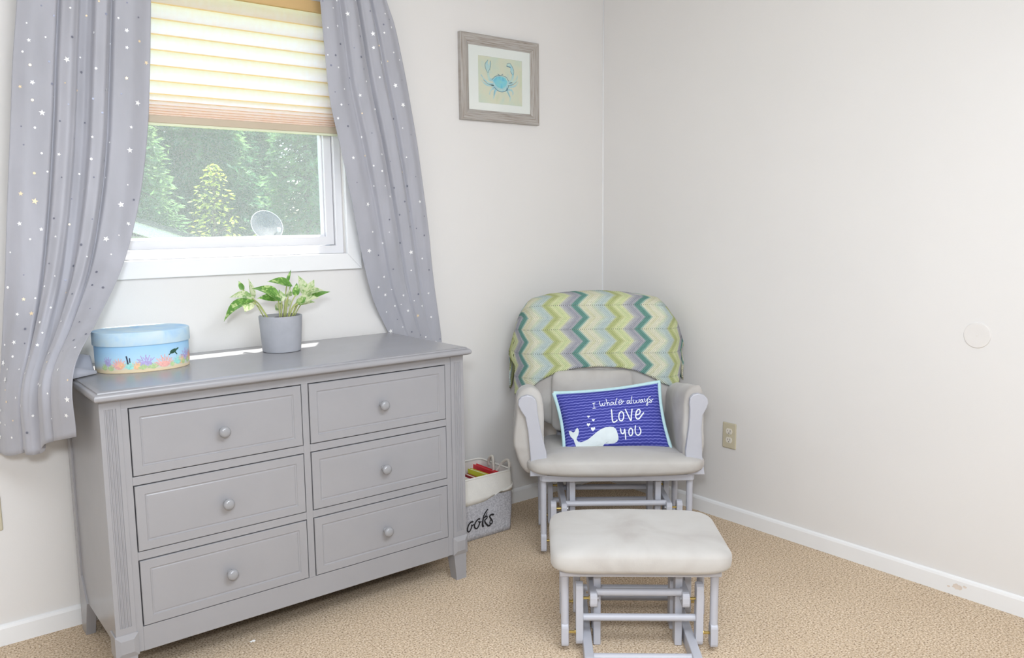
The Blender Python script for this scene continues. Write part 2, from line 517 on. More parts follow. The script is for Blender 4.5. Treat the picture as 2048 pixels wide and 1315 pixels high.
def grid(bm, nu, nv, f, uvf=None, flip=False, mi=0):
    """surface patch f(i/nu, j/nv)"""
    vs = [[bm.verts.new(f(i / nu, j / nv)) for j in range(nv + 1)] for i in range(nu + 1)]
    lay = bm.loops.layers.uv.verify() if uvf else None
    for i in range(nu):
        for j in range(nv):
            q = [(i, j), (i + 1, j), (i + 1, j + 1), (i, j + 1)]
            if flip: q = q[::-1]
            fc = bm.faces.new([vs[a][b] for a, b in q])
            fc.material_index = mi
            if lay:
                for lp, (a, b) in zip(fc.loops, q): lp[lay].uv = uvf(a / nu, b / nv)
    return vs

def sgnp(x, e):
    return math.copysign(abs(x) ** e, x)

def superq(bm, a, b, c, e1=0.5, e2=0.35, nu=40, nv=20, warp=None):
    """rounded cushion: half sizes a,b,c; e1 rounds the edge, e2 the plan"""
    rings = []
    for j in range(1, nv):
        ph = -PI / 2 + PI * j / nv
        ring = []
        for i in range(nu):
            th = 2 * PI * i / nu
            x = a * sgnp(math.cos(ph), e1) * sgnp(math.cos(th), e2)
            y = b * sgnp(math.cos(ph), e1) * sgnp(math.sin(th), e2)
            z = c * sgnp(math.sin(ph), e1)
            p = Vector((x, y, z))
            ring.append(bm.verts.new(warp(p) if warp else p))
        rings.append(ring)
    fs = []
    for r1, r2_ in zip(rings, rings[1:]):
        for i in range(nu):
            fs.append(bm.faces.new((r1[i], r1[(i + 1) % nu], r2_[(i + 1) % nu], r2_[i])))
    for ring, zz in ((rings[0], -c), (rings[-1], c)):
        p = Vector((0, 0, zz)); cv = bm.verts.new(warp(p) if warp else p)
        for i in range(nu):
            fs.append(bm.faces.new((ring[i], ring[(i + 1) % nu], cv)))
    bmesh.ops.recalc_face_normals(bm, faces=fs)

def ribbon(bm, pts, width, surf, lift=0.0012, mi=0):
    """stroke of a given width drawn in 2-D (list of 2-D pts) and laid on surf(x,y)->Vector"""
    P = [Vector((p[0], p[1], 0)) for p in pts]
    ws = width if isinstance(width, (list, tuple)) else [width] * len(P)
    L = []
    for i, p in enumerate(P):
        t = P[min(i + 1, len(P) - 1)] - P[max(i - 1, 0)]
        if t.length < 1e-9: t = Vector((1, 0, 0))
        t.normalize()
        n = Vector((-t.y, t.x, 0)) * ws[i] / 2
        L.append((bm.verts.new(surf(*(p + n).xy, lift)), bm.verts.new(surf(*(p - n).xy, lift))))
    for (a, b), (c_, d) in zip(L, L[1:]):
        f = bm.faces.new((a, b, d, c_)); f.material_index = mi
    for k_, sgn in ((0, -1), (-1, 1)):            # rounded stroke ends
        p = P[k_]; q = P[1] if k_ == 0 else P[-2]
        t = (p - q)
        if t.length < 1e-9: continue
        t.normalize(); n = Vector((-t.y, t.x, 0)); r_ = ws[k_] / 2
        fan = [bm.verts.new(surf(*(p + r_ * (math.sin(an) * n + math.cos(an) * t)).xy, lift)) for an in [PI / 2 * (x / 3 - 1) for x in range(7)]]
        f = bm.faces.new(fan); f.material_index = mi

def polygon(bm, pts, surf, lift=0.0012, mi=0, sub=0):
    vs = [bm.verts.new(surf(p[0], p[1], lift)) for p in pts]
    es = [bm.edges.new((vs[i], vs[(i + 1) % len(vs)])) for i in range(len(vs))]
    r = bmesh.ops.triangle_fill(bm, use_beauty=True, edges=es)
    for g in r['geom']:
        if isinstance(g, bmesh.types.BMFace): g.material_index = mi

def ring_frame(bm, X0, X1, Z0, Z1, x0, x1, z0, z1, y0, y1, bev=0.0):
    """one closed frame: outer rectangle X,Z with an inner opening x,z, from y0 to y1"""
    L = []
    for y in (y0, y1):
        L.append([bm.verts.new((a, y, b)) for a, b in ((X0, Z0), (X1, Z0), (X1, Z1), (X0, Z1))])
        L.append([bm.verts.new((a, y, b)) for a, b in ((x0, z0), (x1, z0), (x1, z1), (x0, z1))])
    fs = []
    for i in range(4):
        j = (i + 1) % 4
        fs += [bm.faces.new((L[0][i], L[0][j], L[1][j], L[1][i])), bm.faces.new((L[2][i], L[2][j], L[3][j], L[3][i])),
               bm.faces.new((L[0][i], L[0][j], L[2][j], L[2][i])), bm.faces.new((L[1][i], L[1][j], L[3][j], L[3][i]))]
    bmesh.ops.recalc_face_normals(bm, faces=fs)
    if bev:
        es = [e for e in bm.edges if abs(e.verts[0].co.y - e.verts[1].co.y) < 1e-6 and len(e.link_faces) == 2 and abs(e.link_faces[0].normal.dot(e.link_faces[1].normal)) < .5]
        bmesh.ops.bevel(bm, geom=es, offset=bev, segments=2, affect='EDGES', profile=0.5)

def ell(cx, cy, rx, ry, n=28, rot=0.0, a0=0.0, a1=2 * PI):
    out = []
    for i in range(n + 1):
        a = a0 + (a1 - a0) * i / n
        x, y = rx * math.cos(a), ry * math.sin(a)
        out.append((cx + x * math.cos(rot) - y * math.sin(rot), cy + x * math.sin(rot) + y * math.cos(rot)))
    return out

def copy_tree(o, parent=None):
    c = o.copy(); COL.objects.link(c)
    if parent: c.parent = parent
    for ch in list(o.children): copy_tree(ch, c)
    return c

# ------------------------------------------------------------------ the room
RX0, RY0, CH = -3.75, -3.95, 2.44
WT = 0.11                                   # wall thickness
OX0, OX1, OZ0, OZ1 = -2.385, -1.425, 1.21, 2.168   # window opening

def srf(name, bm, mat, parent=None):
    return struct(obj(name, bm, mat, parent)) if parent is None else obj(name, bm, mat, parent)

srf('floor', B(RX0 - WT, WT, RY0 - WT, WT, -0.10, 0.0), M['carpet'])
srf('ceiling', B(RX0 - WT, WT, RY0 - WT, WT, CH, CH + 0.1), M['ceiling'])
srf('wall_right', B(0.0, WT, RY0 - WT, WT, 0.0, CH), M['wall'])
srf('wall_left', B(RX0 - WT, RX0, RY0 - WT, WT, 0.0, CH), M['wall'])
srf('wall_front', B(RX0, 0.0, RY0 - WT, RY0, 0.0, CH), M['wall'])
bm = bmesh.new()
ring_frame(bm, RX0, 0.0, 0, CH, OX0, OX1, OZ0, OZ1, 0, WT)
srf('wall_back', bm, M['wall'])
# caulk bead in the corner
bm = bmesh.new(); tube(bm, [(-0.001, -0.001, 0.07), (-0.001, -0.001, 1.25), (-0.001, -0.001, CH)], 0.0035, 6)
struct(obj('trim_1', bm, M['trim'], smooth=True))

def baseboard(name, axis, a0, a1):
    bm = bmesh.new()
    prof = [(0.0, 0.0), (-0.012, 0.0), (-0.012, 0.056), (-0.009, 0.064), (-0.004, 0.068), (0.0, 0.068)]
    if axis == 'x': prism(bm, prof, a0, a1, 'x')
    else:
        lo = [bm.verts.new((p[0], a0, p[1])) for p in prof]; hi = [bm.verts.new((p[0], a1, p[1])) for p in prof]
        n = len(prof); fs = [bm.faces.new(lo), bm.faces.new(hi)]
        for i in range(n): fs.append(bm.faces.new((lo[i], lo[(i + 1) % n], hi[(i + 1) % n], hi[i])))
        bmesh.ops.recalc_face_normals(bm, faces=fs)
    return struct(obj(name, bm, M['trim']))
baseboard('baseboard_back', 'x', RX0, -0.012)
bb = baseboard('baseboard_right', 'y', RY0, 0.0)
# chipped paint on the right baseboard
bm = bmesh.new()
rnd = random.Random(3)
for cy_, cz_, r_ in ((-1.780, .034, .016), (-1.806, .042, .006), (-1.752, .027, .005)):
    polygon(bm, [(cy_ + r_ * rnd.uniform(.75, 1.3) * math.cos(a), cz_ + r_ * rnd.uniform(.5, .8) * math.sin(a)) for a in [2 * PI * q / 14 for q in range(14)]],
            lambda y, z, l: Vector((-0.012 - l * 0.6, y, z)))
M['chip'] = plain('chipped_paint', (226, 214, 202), 0.9, 0.06, 60)
o = obj('paint_chip', bm, M['chip'], bb); o['kind'] = 'stuff'

# ---- window_1: trim boards, vinyl frame, sash, pane, screen
win = D.objects.new('window_1', None); COL.objects.link(win); struct(win)
win.location = ((OX0 + OX1) / 2, 0, OZ0)
WL = Matrix.Translation(-win.location)
def wpart(name, bm, mat):
    bmesh.ops.transform(bm, matrix=WL, verts=bm.verts)
    return obj(name, bm, mat, win)
CW = 0.062
def board(name, a, b, c_, d):               # mitred casing board, corners in x,z
    bm = bmesh.new(); prism(bm, [a, b, c_, d], -0.016, 0.0, 'y', 0.003); return wpart(name, bm, M['trim'])
x0, x1, z0, z1 = OX0, OX1, OZ0, OZ1
board('casing_board', (x0 - CW, z0 - CW), (x1 + CW, z0 - CW), (x1, z0), (x0, z0))
board('casing_board', (x1 + CW, z0 - CW), (x1 + CW, z1 + CW), (x1, z1), (x1, z0))
board('casing_board', (x1 + CW, z1 + CW), (x0 - CW, z1 + CW), (x0, z1), (x1, z1))
board('casing_board', (x0 - CW, z1 + CW), (x0 - CW, z0 - CW), (x0, z0), (x0, z1))
def rectframe(name, X0, X1, Z0, Z1, wd, y0, y1, mat):
    bm = bmesh.new()
    ring_frame(bm, X0, X1, Z0, Z1, X0 + wd, X1 - wd, Z0 + wd, Z1 - wd, y0, y1, 0.003)
    return wpart(name, bm, mat)
rectframe('frame', x0, x1, z0, z1, 0.032, 0.014, 0.105, M['vinyl'])
rectframe('sash', x0 + 0.034, x1 - 0.034, z0 + 0.034, z1 - 0.034, 0.034, 0.026, 0.074, M['vinyl'])
rectframe('glazing_bead', x0 + 0.068, x1 - 0.068, z0 + 0.066, z1 - 0.066, 0.008, 0.036, 0.060, M['vinyl'])
wpart('pane', B(x0 + 0.074, x1 - 0.074, 0.050, 0.0505, z0 + 0.073, z1 - 0.073), M['glass'])
bm = bmesh.new(); grid(bm, 1, 1, lambda u, v: Vector((x0 + 0.03 + u * (x1 - x0 - 0.06), 0.092, z0 + 0.03 + v * (z1 - z0 - 0.06))))
wpart('insect_screen', bm, M['screen'])

# ---- cellular shade
def seam_mat():
    k = NT('shade_seam_cloth'); k.t.nodes.remove(k.b)
    d = k.n('BsdfDiffuse'); d.inputs[0].default_value = srgb(248, 236, 208)
    t = k.n('BsdfTranslucent'); t.inputs[0].default_value = srgb(232, 200, 136)
    nz = k.n('TexNoise', Scale=80.0); k.l(k.coord('Object'), nz.inputs[0])
    k.l(k.ramp(nz.outputs[0], [(0.3, srgb(250, 234, 196)), (0.7, srgb(252, 240, 210))]), t.inputs[0])
    x = k.n('MixShader'); x.inputs[0].default_value = 0.8
    k.l(d.outputs[0], x.inputs[1]); k.l(t.outputs[0], x.inputs[2]); k.l(x.outputs[0], k.out.inputs[0]); return k.m
M['shade_seam'] = seam_mat()
M['unlit_head'] = plain('unlit_head_tan', (206, 172, 118), 0.6, 0.04)  # tan colour stands in for the top cell getting no sun
M['shade_fold'] = plain('packed_fold_cloth', (212, 166, 110), 0.9, 0.06, 60)
sh = thing('cellular_shade', 'cream pleated cellular shade half lowered in the window', 'window shade', ((x0 + x1) / 2, -0.002, 2.20))
SX0, SX1 = x0 + 0.004 - (x0 + x1) / 2, x1 - 0.004 - (x0 + x1) / 2
def zl(z): return z - 2.20
bm = B(SX0, SX1, -0.020, 0.012, zl(2.108), zl(2.150), bev=0.004); obj('head_rail', bm, M['unlit_head'], sh)
# pleat ridges, wide where stretched and packed at the foot
zs = [2.110]
for step in [0.050] * 6 + [0.042, 0.022, 0.014, 0.010, 0.009, 0.008, 0.007]:
    zs.append(zs[-1] - step)
zs = [2.110 + (z_ - 2.110) * (2.110 - 1.694) / (2.110 - zs[-1]) for z_ in zs]
bm = bmesh.new()
pr = []
for i in range(len(zs) - 1):
    pitch = zs[i] - zs[i + 1]
    bul = min(0.016, 0.004 + pitch * 0.22) if pitch > 0.02 else 0.011
    for q in range(6):
        t_ = q / 6
        pr.append((zs[i] - pitch * t_, bul * math.sin(PI * t_) ** 0.7 if t_ else 0.0))
pr.append((zs[-1], 0.0))
for s_ in (-1,):
    rows_ = []
    for z_, b_ in pr:
        rows_.append([bm.verts.new((x_, s_ * (0.0012 + b_) - 0.004, zl(z_))) for x_ in (SX0, SX0 / 2, 0, SX1 / 2, SX1)])
    for a_, b_ in zip(rows_, rows_[1:]):
        for j in range(4): bm.faces.new((a_[j], a_[j + 1], b_[j + 1], b_[j]))
autosmooth(obj('pleated_cloth', bm, M['shade'], sh), 50)
for i in range(1, len(zs) - 1):                        # glued seams between the cells
    obj('cell_seam', B(SX0, SX1, -0.0075, -0.0005, zl(zs[i]) - (.0030 if i < 8 else .0012), zl(zs[i]) + (.0030 if i < 8 else .0012), bev=.0006, seg=1), M['shade_seam'] if i < 8 else M['shade_fold'], sh)
obj('bottom_rail', B(SX0, SX1, -0.018, 0.012, zl(1.669), zl(1.694), bev=0.003), M['shade_rail'], sh)
obj('bottom_trim', B(SX0, SX1, -0.012, 0.010, zl(1.662), zl(1.669)), M['shade_band'], sh)

# ------------------------------------------------------------------ outside
GZ = -2.9
srf_l = obj('lawn', B(-40, 60, 0.6, 70, GZ - 0.2, GZ), M['lawn']); struct(srf_l)

nb = thing('neighbouring_house', 'cream gabled house with white sloping rake board outside the window', 'house', (-2.6, 8.6, GZ))
def nbp(name, bm, mat):
    bmesh.ops.transform(bm, matrix=Matrix.Translation((2.6, -8.6, -GZ)), verts=bm.verts)
    return obj(name, bm, mat, nb)
SL = 0.344
def rz_(x): return 1.40 - SL * (x + 0.722)          # roof edge line of the right slope
PX, EX = -2.6, 1.9
pz, ez = rz_(PX), rz_(EX)
LX = 2 * PX - EX
bm = bmesh.new()
prism(bm, [(LX + 0.3, GZ), (EX - 0.3, GZ), (EX - 0.3, ez - 0.05), (PX, pz - 0.15), (LX + 0.3, ez - 0.05)], 6.25, 10.3, 'y')
nbp('gable_wall', bm, M['siding'])
for i in range(16):
    z_ = 0.35 + i * 0.11
    xl = max(LX + 0.3, PX - (pz - 0.2 - z_) / SL); xr = min(EX - 0.3, PX + (pz - 0.2 - z_) / SL)
    if xr - xl > 0.3: nbp('siding_board', B(xl, xr, 6.23, 6.252, z_, z_ + 0.104, bev=0.004, seg=1), M['siding'])
for sg in (1, -1):
    f = lambda x: (x if sg == 1 else 2 * PX - x)
    bm = bmesh.new(); prism(bm, [(f(PX), pz), (f(EX), ez), (f(EX), ez - 0.13), (f(PX), pz - 0.13)], 6.0, 6.05, 'y', 0.008); nbp('rake_board', bm, M['fascia'])
    bm = bmesh.new(); prism(bm, [(f(PX), pz + 0.035), (f(EX + 0.06), ez + 0.015), (f(EX + 0.06), ez - 0.03), (f(PX), pz - 0.01)], 5.97, 10.5, 'y'); nbp('roof_slope', bm, M['shingle'])
for i in range(14):                                    # shingle courses on the slope towards us
    xa = -0.9 + i * 0.2
    bm = bmesh.new(); prism(bm, [(xa, rz_(xa) + 0.030), (xa + 0.205, rz_(xa + 0.205) + 0.045), (xa + 0.205, rz_(xa + 0.205) + 0.03), (xa, rz_(xa) + 0.02)], 5.96, 10.5, 'y'); nbp('shingle_course', bm, M['shingle'])

# satellite dish on that roof
dz0 = rz_(0.82) + 0.045
sd = thing('satellite_dish', 'round grey satellite dish on the neighbouring roof', 'satellite dish', (0.82, 6.35, dz0 - 0.012))
hz = 1.315 - dz0
bm = bmesh.new(); prof = [(0.001, 0.0), (0.06, 0.004), (0.11, 0.013), (0.15, 0.026), (0.182, 0.040), (0.188, 0.044), (0.182, 0.046), (0.11, 0.020), (0.001, 0.006)]
Mx = Matrix.Translation((-0.02, -0.06, hz)) @ Vector((0.02, -0.90, 0.43)).to_track_quat('Z', 'X').to_matrix().to_4x4()
lathe(bm, prof, 36, cap=False, M4=Mx); obj('reflector', bm, M['dish'], sd, True)
bm = bmesh.new(); tube(bm, [Mx @ Vector((.187 * math.cos(2 * PI * i / 40), .187 * math.sin(2 * PI * i / 40), .045)) for i in range(41)], .0036, 8, cap=False); obj('rim', bm, M['trim'], sd, True)
bm = bmesh.new(); tube(bm, [(0, 0, 0), (0, 0, hz * 0.6), (-0.01, -0.02, hz)], 0.022, 10); obj('mast', bm, M['dish'], sd, True)
bm = bmesh.new(); a_ = Mx @ Vector((0.0, 0.0, 0.0)) + Vector((0.02, -0.01, -0.17)); b_ = Mx @ Vector((0, 0, 0.16)) + Vector((0.10, 0.02, -0.10)); tube(bm, [a_, (a_ + b_) / 2, b_], 0.010, 8); obj('feed_arm', bm, M['dish'], sd, True)
bm = bmesh.new(); superq(bm, 0.020, 0.020, 0.028, 0.5, 0.6, 12, 8, lambda p: p + b_); obj('feed_horn', bm, M['trim'], sd, True)
obj('foot_plate', B(-0.08, 0.08, -0.06, 0.06, 0.0, 0.012), M['dish'], sd)

# trees behind the house: trunk, limbs and thousands of small leaf sprays per crown
def spray_tree(seed, h, rad, n, conifer, leaf, matname, zlow):
    rnd = random.Random(seed)
    bm = bmesh.new()
    for i in range(n):
        z_ = zlow + (h - zlow) * rnd.random() ** 1.1
        f = (z_ - zlow) / (h - zlow)
        rr = rad * ((1 - f) ** 0.8 if conifer else math.sqrt(max(0.02, 1 - (2 * f - 1) ** 2)))
        r_ = rr * math.sqrt(rnd.random()) * (0.82 + 0.3 * mnoise.noise((z_ * 0.9, seed, i * 0.001)))
        a = rnd.uniform(0, 2 * PI)
        # gather the sprays into boughs
        if conifer:
            a = round(a * 9 / (2 * PI) + 0.37 * round(z_ / 0.55)) * 2 * PI / 9 + rnd.gauss(0, 0.24)
            z_ = round(z_ / 0.55) * 0.55 + rnd.gauss(0, 0.17) - 0.16 * (r_ / max(rad, .1)) ** 2 * 2
        c_ = Vector((r_ * math.cos(a), r_ * math.sin(a), z_))
        s = leaf * rnd.uniform(0.6, 1.3)
        ax = Vector((math.cos(a) + rnd.gauss(0, .5), math.sin(a) + rnd.gauss(0, .5), rnd.gauss(-0.25, 0.4))).normalized()
        bx = ax.cross(Vector((rnd.gauss(0, .5), rnd.gauss(0, .5), 1))).normalized()
        wd = s * (0.30 if conifer else 0.55)
        q = [c_ - ax * s * .5, c_ + bx * wd * .5 - ax * s * .05, c_ + ax * s * .5, c_ - bx * wd * .5 + ax * s * .05]
        mid = (q[0] + q[2]) / 2 + Vector((0, 0, -0.12 * s))
        vs = [bm.verts.new(p) for p in (q[0], q[1], q[2], q[3], mid)]
        for t_ in ((0, 1, 4), (1, 2, 4), (2, 3, 4), (3, 0, 4)): bm.faces.new([vs[e] for e in t_])
    return bm
def trunk_bm(seed, h, rad, r0):
    rnd = random.Random(seed + 50); bm = bmesh.new()
    tube(bm, smooth_path([(0, 0, 0), (0.05, 0.02, h * .3), (-0.04, 0.05, h * .6), (0, 0, h * .96)], 5), [r0 * (1 - 0.85 * i / 15) for i in range(16)], 10)
    return bm
def limbs_bm(seed, h, rad, r0, zlow):
    rnd = random.Random(seed + 90); bm = bmesh.new()
    for i in range(16):
        z_ = zlow + (h - zlow) * (i + .5) / 17; a = i * 2.4; l = rad * (1 - 0.75 * (i / 17)) * 0.8
        tube(bm, [(0, 0, z_), (l * .5 * math.cos(a), l * .5 * math.sin(a), z_ + 0.12), (l * math.cos(a), l * math.sin(a), z_ - 0.05)], [r0 * .3, r0 * .2, r0 * .07], 6)
    return bm
def tree(name, label, proto, loc, rz, sc):
    t = copy_tree(proto) if proto.get('used') else proto
    proto['used'] = 1
    return t
def make_tree(name, seed, h, rad, n, conifer, leaf, mat, zlow, r0):
    t = thing(name, 'x', 'tree', group='trees outside the window')
    s_ = obj('foliage', spray_tree(seed, h, rad, n, conifer, leaf, mat, zlow), M[mat], t); s_['kind'] = 'stuff'
    obj('trunk', trunk_bm(seed, h, rad, r0), M['bark'], t, True)
    br = obj('branches', limbs_bm(seed, h, rad, r0, zlow), M['bark'], t, True); br['kind'] = 'stuff'
    return t
pine = make_tree('pine_tree', 1, 11.5, 2.1, 22000, True, 0.32, 'needle', 0.8, 0.20)
palep = make_tree('pale_pine_tree', 2, 8.6, 1.9, 15000, True, 0.22, 'needle_sunlit', 0.8, 0.15)
leafy = make_tree('leafy_tree', 3, 5.4, 0.6, 900, False, 0.10, 'leafy_sunlit', 2.2, 0.09)
spots = [
    (pine, 3.3, 16.2, 0.3, 1.0, 'tall dark pine right of centre in the window view, behind the dish'),
    (pine, -0.7, 16.4, 1.9, 1.05, 'tall dark pine farthest left in the window view, front row'),
    (pine, 7.3, 16.6, 4.0, 1.0, 'tall dark pine at the right edge of the pane, front row'),
    (pine, 1.3, 21.0, 2.7, 1.0, 'tall dark pine in the second row, between two nearer pines at the left'),
    (pine, 5.6, 21.3, 5.1, 1.0, 'tall dark pine in the second row, right of the middle of the pane'),
    (palep, 4.45, 12.9, 0.8, 1.0, 'paler pine nearest the house side at the right of the pane'),
    (palep, 1.25, 13.8, 2.2, 0.93, 'paler pine left of the middle of the pane'),
    (leafy, 1.97, 11.35, 0.5, 0.98, 'slim leafy tree coloured sunlit yellow-green in the middle of the window view'),
    (leafy, 2.75, 11.2, 2.5, 0.78, 'lower leafy tree coloured sunlit yellow-green close behind the dish'),
    (pine, -3.0, 21.4, 3.3, 1.0, 'tall dark pine mostly covered by the left curtain'),
    (pine, 9.9, 21.5, 0.9, 1.0, 'tall dark pine in the second row beyond the right pane edge'),
    (pine, 3.4, 26.8, 1.4, 1.15, 'tall dark pine of the third row, left of the pane middle'),
    (pine, 8.3, 26.9, 2.2, 1.15, 'tall dark pine of the third row, right part of the pane'),
    (pine, -1.6, 26.9, 5.6, 1.15, 'tall dark pine of the third row at the far left'),
    (pine, 0.9, 32.4, 3.9, 1.15, 'tall dark pine in the farthest row, left part of the pane'),
    (pine, 5.9, 32.4, 0.2, 1.15, 'tall dark pine in the farthest row, middle of the pane'),
    (pine, 10.9, 32.4, 2.9, 1.15, 'tall dark pine in the farthest row, right part of the pane'),
    (pine, 15.9, 32.4, 1.1, 1.15, 'tall dark pine in the farthest row, beyond the right edge of the pane'),
    (pine, 13.2, 27.0, 4.4, 1.15, 'tall dark pine of the third row at the far right'),
]
for pr_, x_, y_, rz0, sc_, lab in spots:
    t = pr_ if not pr_.get('used') else copy_tree(pr_)
    pr_['used'] = 1
    t.location = (x_, y_, GZ - 0.03); t.rotation_euler = (0, 0, rz0); t.scale = (sc_,) * 3
    t['label'] = lab
for o in D.objects:
    if 'used' in o: del o['used']
# ------------------------------------------------------------------ dresser
DX0, DX1, DY, DBK = -2.465, -1.250, -0.544, -0.050
dr = thing('dresser', 'grey six-drawer dresser with round knobs below the window', 'dresser', ((DX0 + DX1) / 2, -0.29, 0))
TD = Matrix.Translation((-(DX0 + DX1) / 2, 0.29, 0))
def dp(name, bm, mat, parent=None, smooth=False):
    bmesh.ops.transform(bm, matrix=TD, verts=bm.verts)
    return obj(name, bm, mat, parent or dr, smooth)
# top with a stepped, rounded edge
bm = bmesh.new()
def topring(inset, z): return [(DX0 - 0.018 + inset, DY - 0.040 + inset, z), (DX1 + 0.012 - inset, DY - 0.040 + inset, z), (DX1 + 0.012 - inset, -0.030, z), (DX0 - 0.018 + inset, -0.030, z)]
prof = [(0.010, 0.853), (0.004, 0.855), (0.001, 0.859), (0.0, 0.864), (0.002, 0.870), (0.006, 0.874), (0.011, 0.8755), (0.012, 0.8785), (0.016, 0.8805), (0.026, 0.8812)]
rings = [[bm.verts.new(p) for p in topring(*q)] for q in prof]
fs = [bm.faces.new(rings[0][::-1]), bm.faces.new(rings[-1])]
for a_, b_ in zip(rings, rings[1:]):
    for i in range(4): fs.append(bm.faces.new((a_[i], a_[(i + 1) % 4], b_[(i + 1) % 4], b_[i])))
bmesh.ops.recalc_face_normals(bm, faces=fs)
autosmooth(dp('top', bm, M['dresser']), 40)
dp('unpainted_edge', B(DX1 - 0.02, DX1 + 0.011, -0.53, -0.10, 0.845, 0.853), M['rawwood'])
# carcass
dp('side_panel', B(DX0 + 0.006, DX0 + 0.024, DY + 0.04, DBK - 0.04, 0.125, 0.853), M['dresser'])
dp('side_panel', B(DX1 - 0.024, DX1 - 0.006, DY + 0.04, DBK - 0.04, 0.125, 0.853), M['dresser'])
dp('back_panel', B(DX0 + 0.02, DX1 - 0.02, DBK - 0.010, DBK - 0.002, 0.12, 0.853), M['dresser'])
dp('inner_carcass', B(DX0 + 0.025, DX1 - 0.025, DY + 0.03, DBK - 0.02, 0.13, 0.85), M['gap_shade'])  # backing coloured dark to paint the shade inside the drawer gaps
def post(xa, xb, sgn):
    """fluted front pilaster"""
    bm = bmesh.new()
    w_ = xb - xa
    fl = [0.28, 0.43, 0.58, 0.73]
    pts = [(xa, DY + 0.05), (xa, DY)]
    for f in fl:
        c_ = xa + w_ * f
        pts += [(c_ - 0.0032, DY), (c_ - 0.0016, DY + 0.0028), (c_ + 0.0016, DY + 0.0028), (c_ + 0.0032, DY)]
    pts += [(xb, DY), (xb, DY + 0.05)]
    prism(bm, pts, 0.19, 0.825)
    box(bm, xa, xb, DY, DY + 0.05, 0.165, 0.19); box(bm, xa, xb, DY, DY + 0.05, 0.825, 0.853)
    dp('pilaster', bm, M['dresser'])
    bm = bmesh.new()                                  # pillowed plinth block
    a, b, f, k_ = xa - 0.004, xb + 0.004, DY - 0.006, DY + 0.055
    box(bm, a, b, f + 0.004, k_, 0.100, 0.170, 0.002)
    v0 = [bm.verts.new(p) for p in ((a, f + 0.004, 0.102), (b, f + 0.004, 0.102), (b, f + 0.004, 0.168), (a, f + 0.004, 0.168))]
    v1 = [bm.verts.new(p) for p in ((a + 0.014, f - 0.002, 0.116), (b - 0.014, f - 0.002, 0.116), (b - 0.014, f - 0.002, 0.154), (a + 0.014, f - 0.002, 0.154))]
    bm.faces.new(v1)
    for i in range(4): bm.faces.new((v0[i], v0[(i + 1) % 4], v1[(i + 1) % 4], v1[i]))
    dp('plinth_block', bm, M['dresser'])
    bm = bmesh.new()                                  # tapered foot
    ia, ib = (0.0, 0.012) if sgn < 0 else (0.012, 0.0)
    t_ = [bm.verts.new(p) for p in ((xa, DY + 0.001, 0.101), (xb, DY + 0.001, 0.101), (xb, DY + 0.05, 0.101), (xa, DY + 0.05, 0.101))]
    b2 = [bm.verts.new(p) for p in ((xa + ia, DY + 0.004, 0.0), (xb - ib, DY + 0.004, 0.0), (xb - ib, DY + 0.042, 0.0), (xa + ia, DY + 0.042, 0.0))]
    fs = [bm.faces.new(t_), bm.faces.new(b2)]
    for i in range(4): fs.append(bm.faces.new((t_[i], t_[(i + 1) % 4], b2[(i + 1) % 4], b2[i])))
    bmesh.ops.recalc_face_normals(bm, faces=fs)
    dp('foot', bm, M['dresser'])
post(DX0, DX0 + 0.055, -1); post(DX1 - 0.055, DX1, 1)
for xa in (DX0, DX1 - 0.03):                          # rear posts running down into splayed rear feet
    bm = bmesh.new()
    prism(bm, [(DBK, 0.0), (DBK, 0.853), (DBK - 0.042, 0.853), (DBK - 0.042, 0.20), (DBK - 0.105, 0.125), (DBK - 0.055, 0.0)], xa, xa + 0.03, 'x', 0.002)
    dp('rear_post', bm, M['dresser'])
FR = DY + 0.002
xl0, xl1, xr0, xr1 = -2.3885, -1.8795, -1.8515, -1.3310
dp('top_rail', B(DX0 + 0.055, DX1 - 0.055, FR, FR + 0.02, 0.8215, 0.853, bev=0.001), M['dresser'])
for xa, xb in ((DX0 + 0.055, xl0 - 0.003), (xr1 + 0.003, DX1 - 0.055), (xl1 + 0.003, xr0 - 0.003)):
    dp('stile', B(xa, xb, FR, FR + 0.02, 0.105 if xa < -2.3 or xb > -1.32 else 0.1775, 0.8215, bev=0.001), M['dresser'])
for za, zb in ((0.597, 0.6215), (0.3765, 0.4005)):
    for xa, xb in ((xl0 - 0.003, xl1 + 0.003), (xr0 - 0.003, xr1 + 0.003)):
        dp('drawer_rail', B(xa, xb, FR, FR + 0.02, za, zb, bev=0.001), M['dresser'])
dp('apron', B(xl0 - 0.003, xr1 + 0.003, FR, FR + 0.02, 0.104, 0.1775, bev=0.001), M['dresser'])
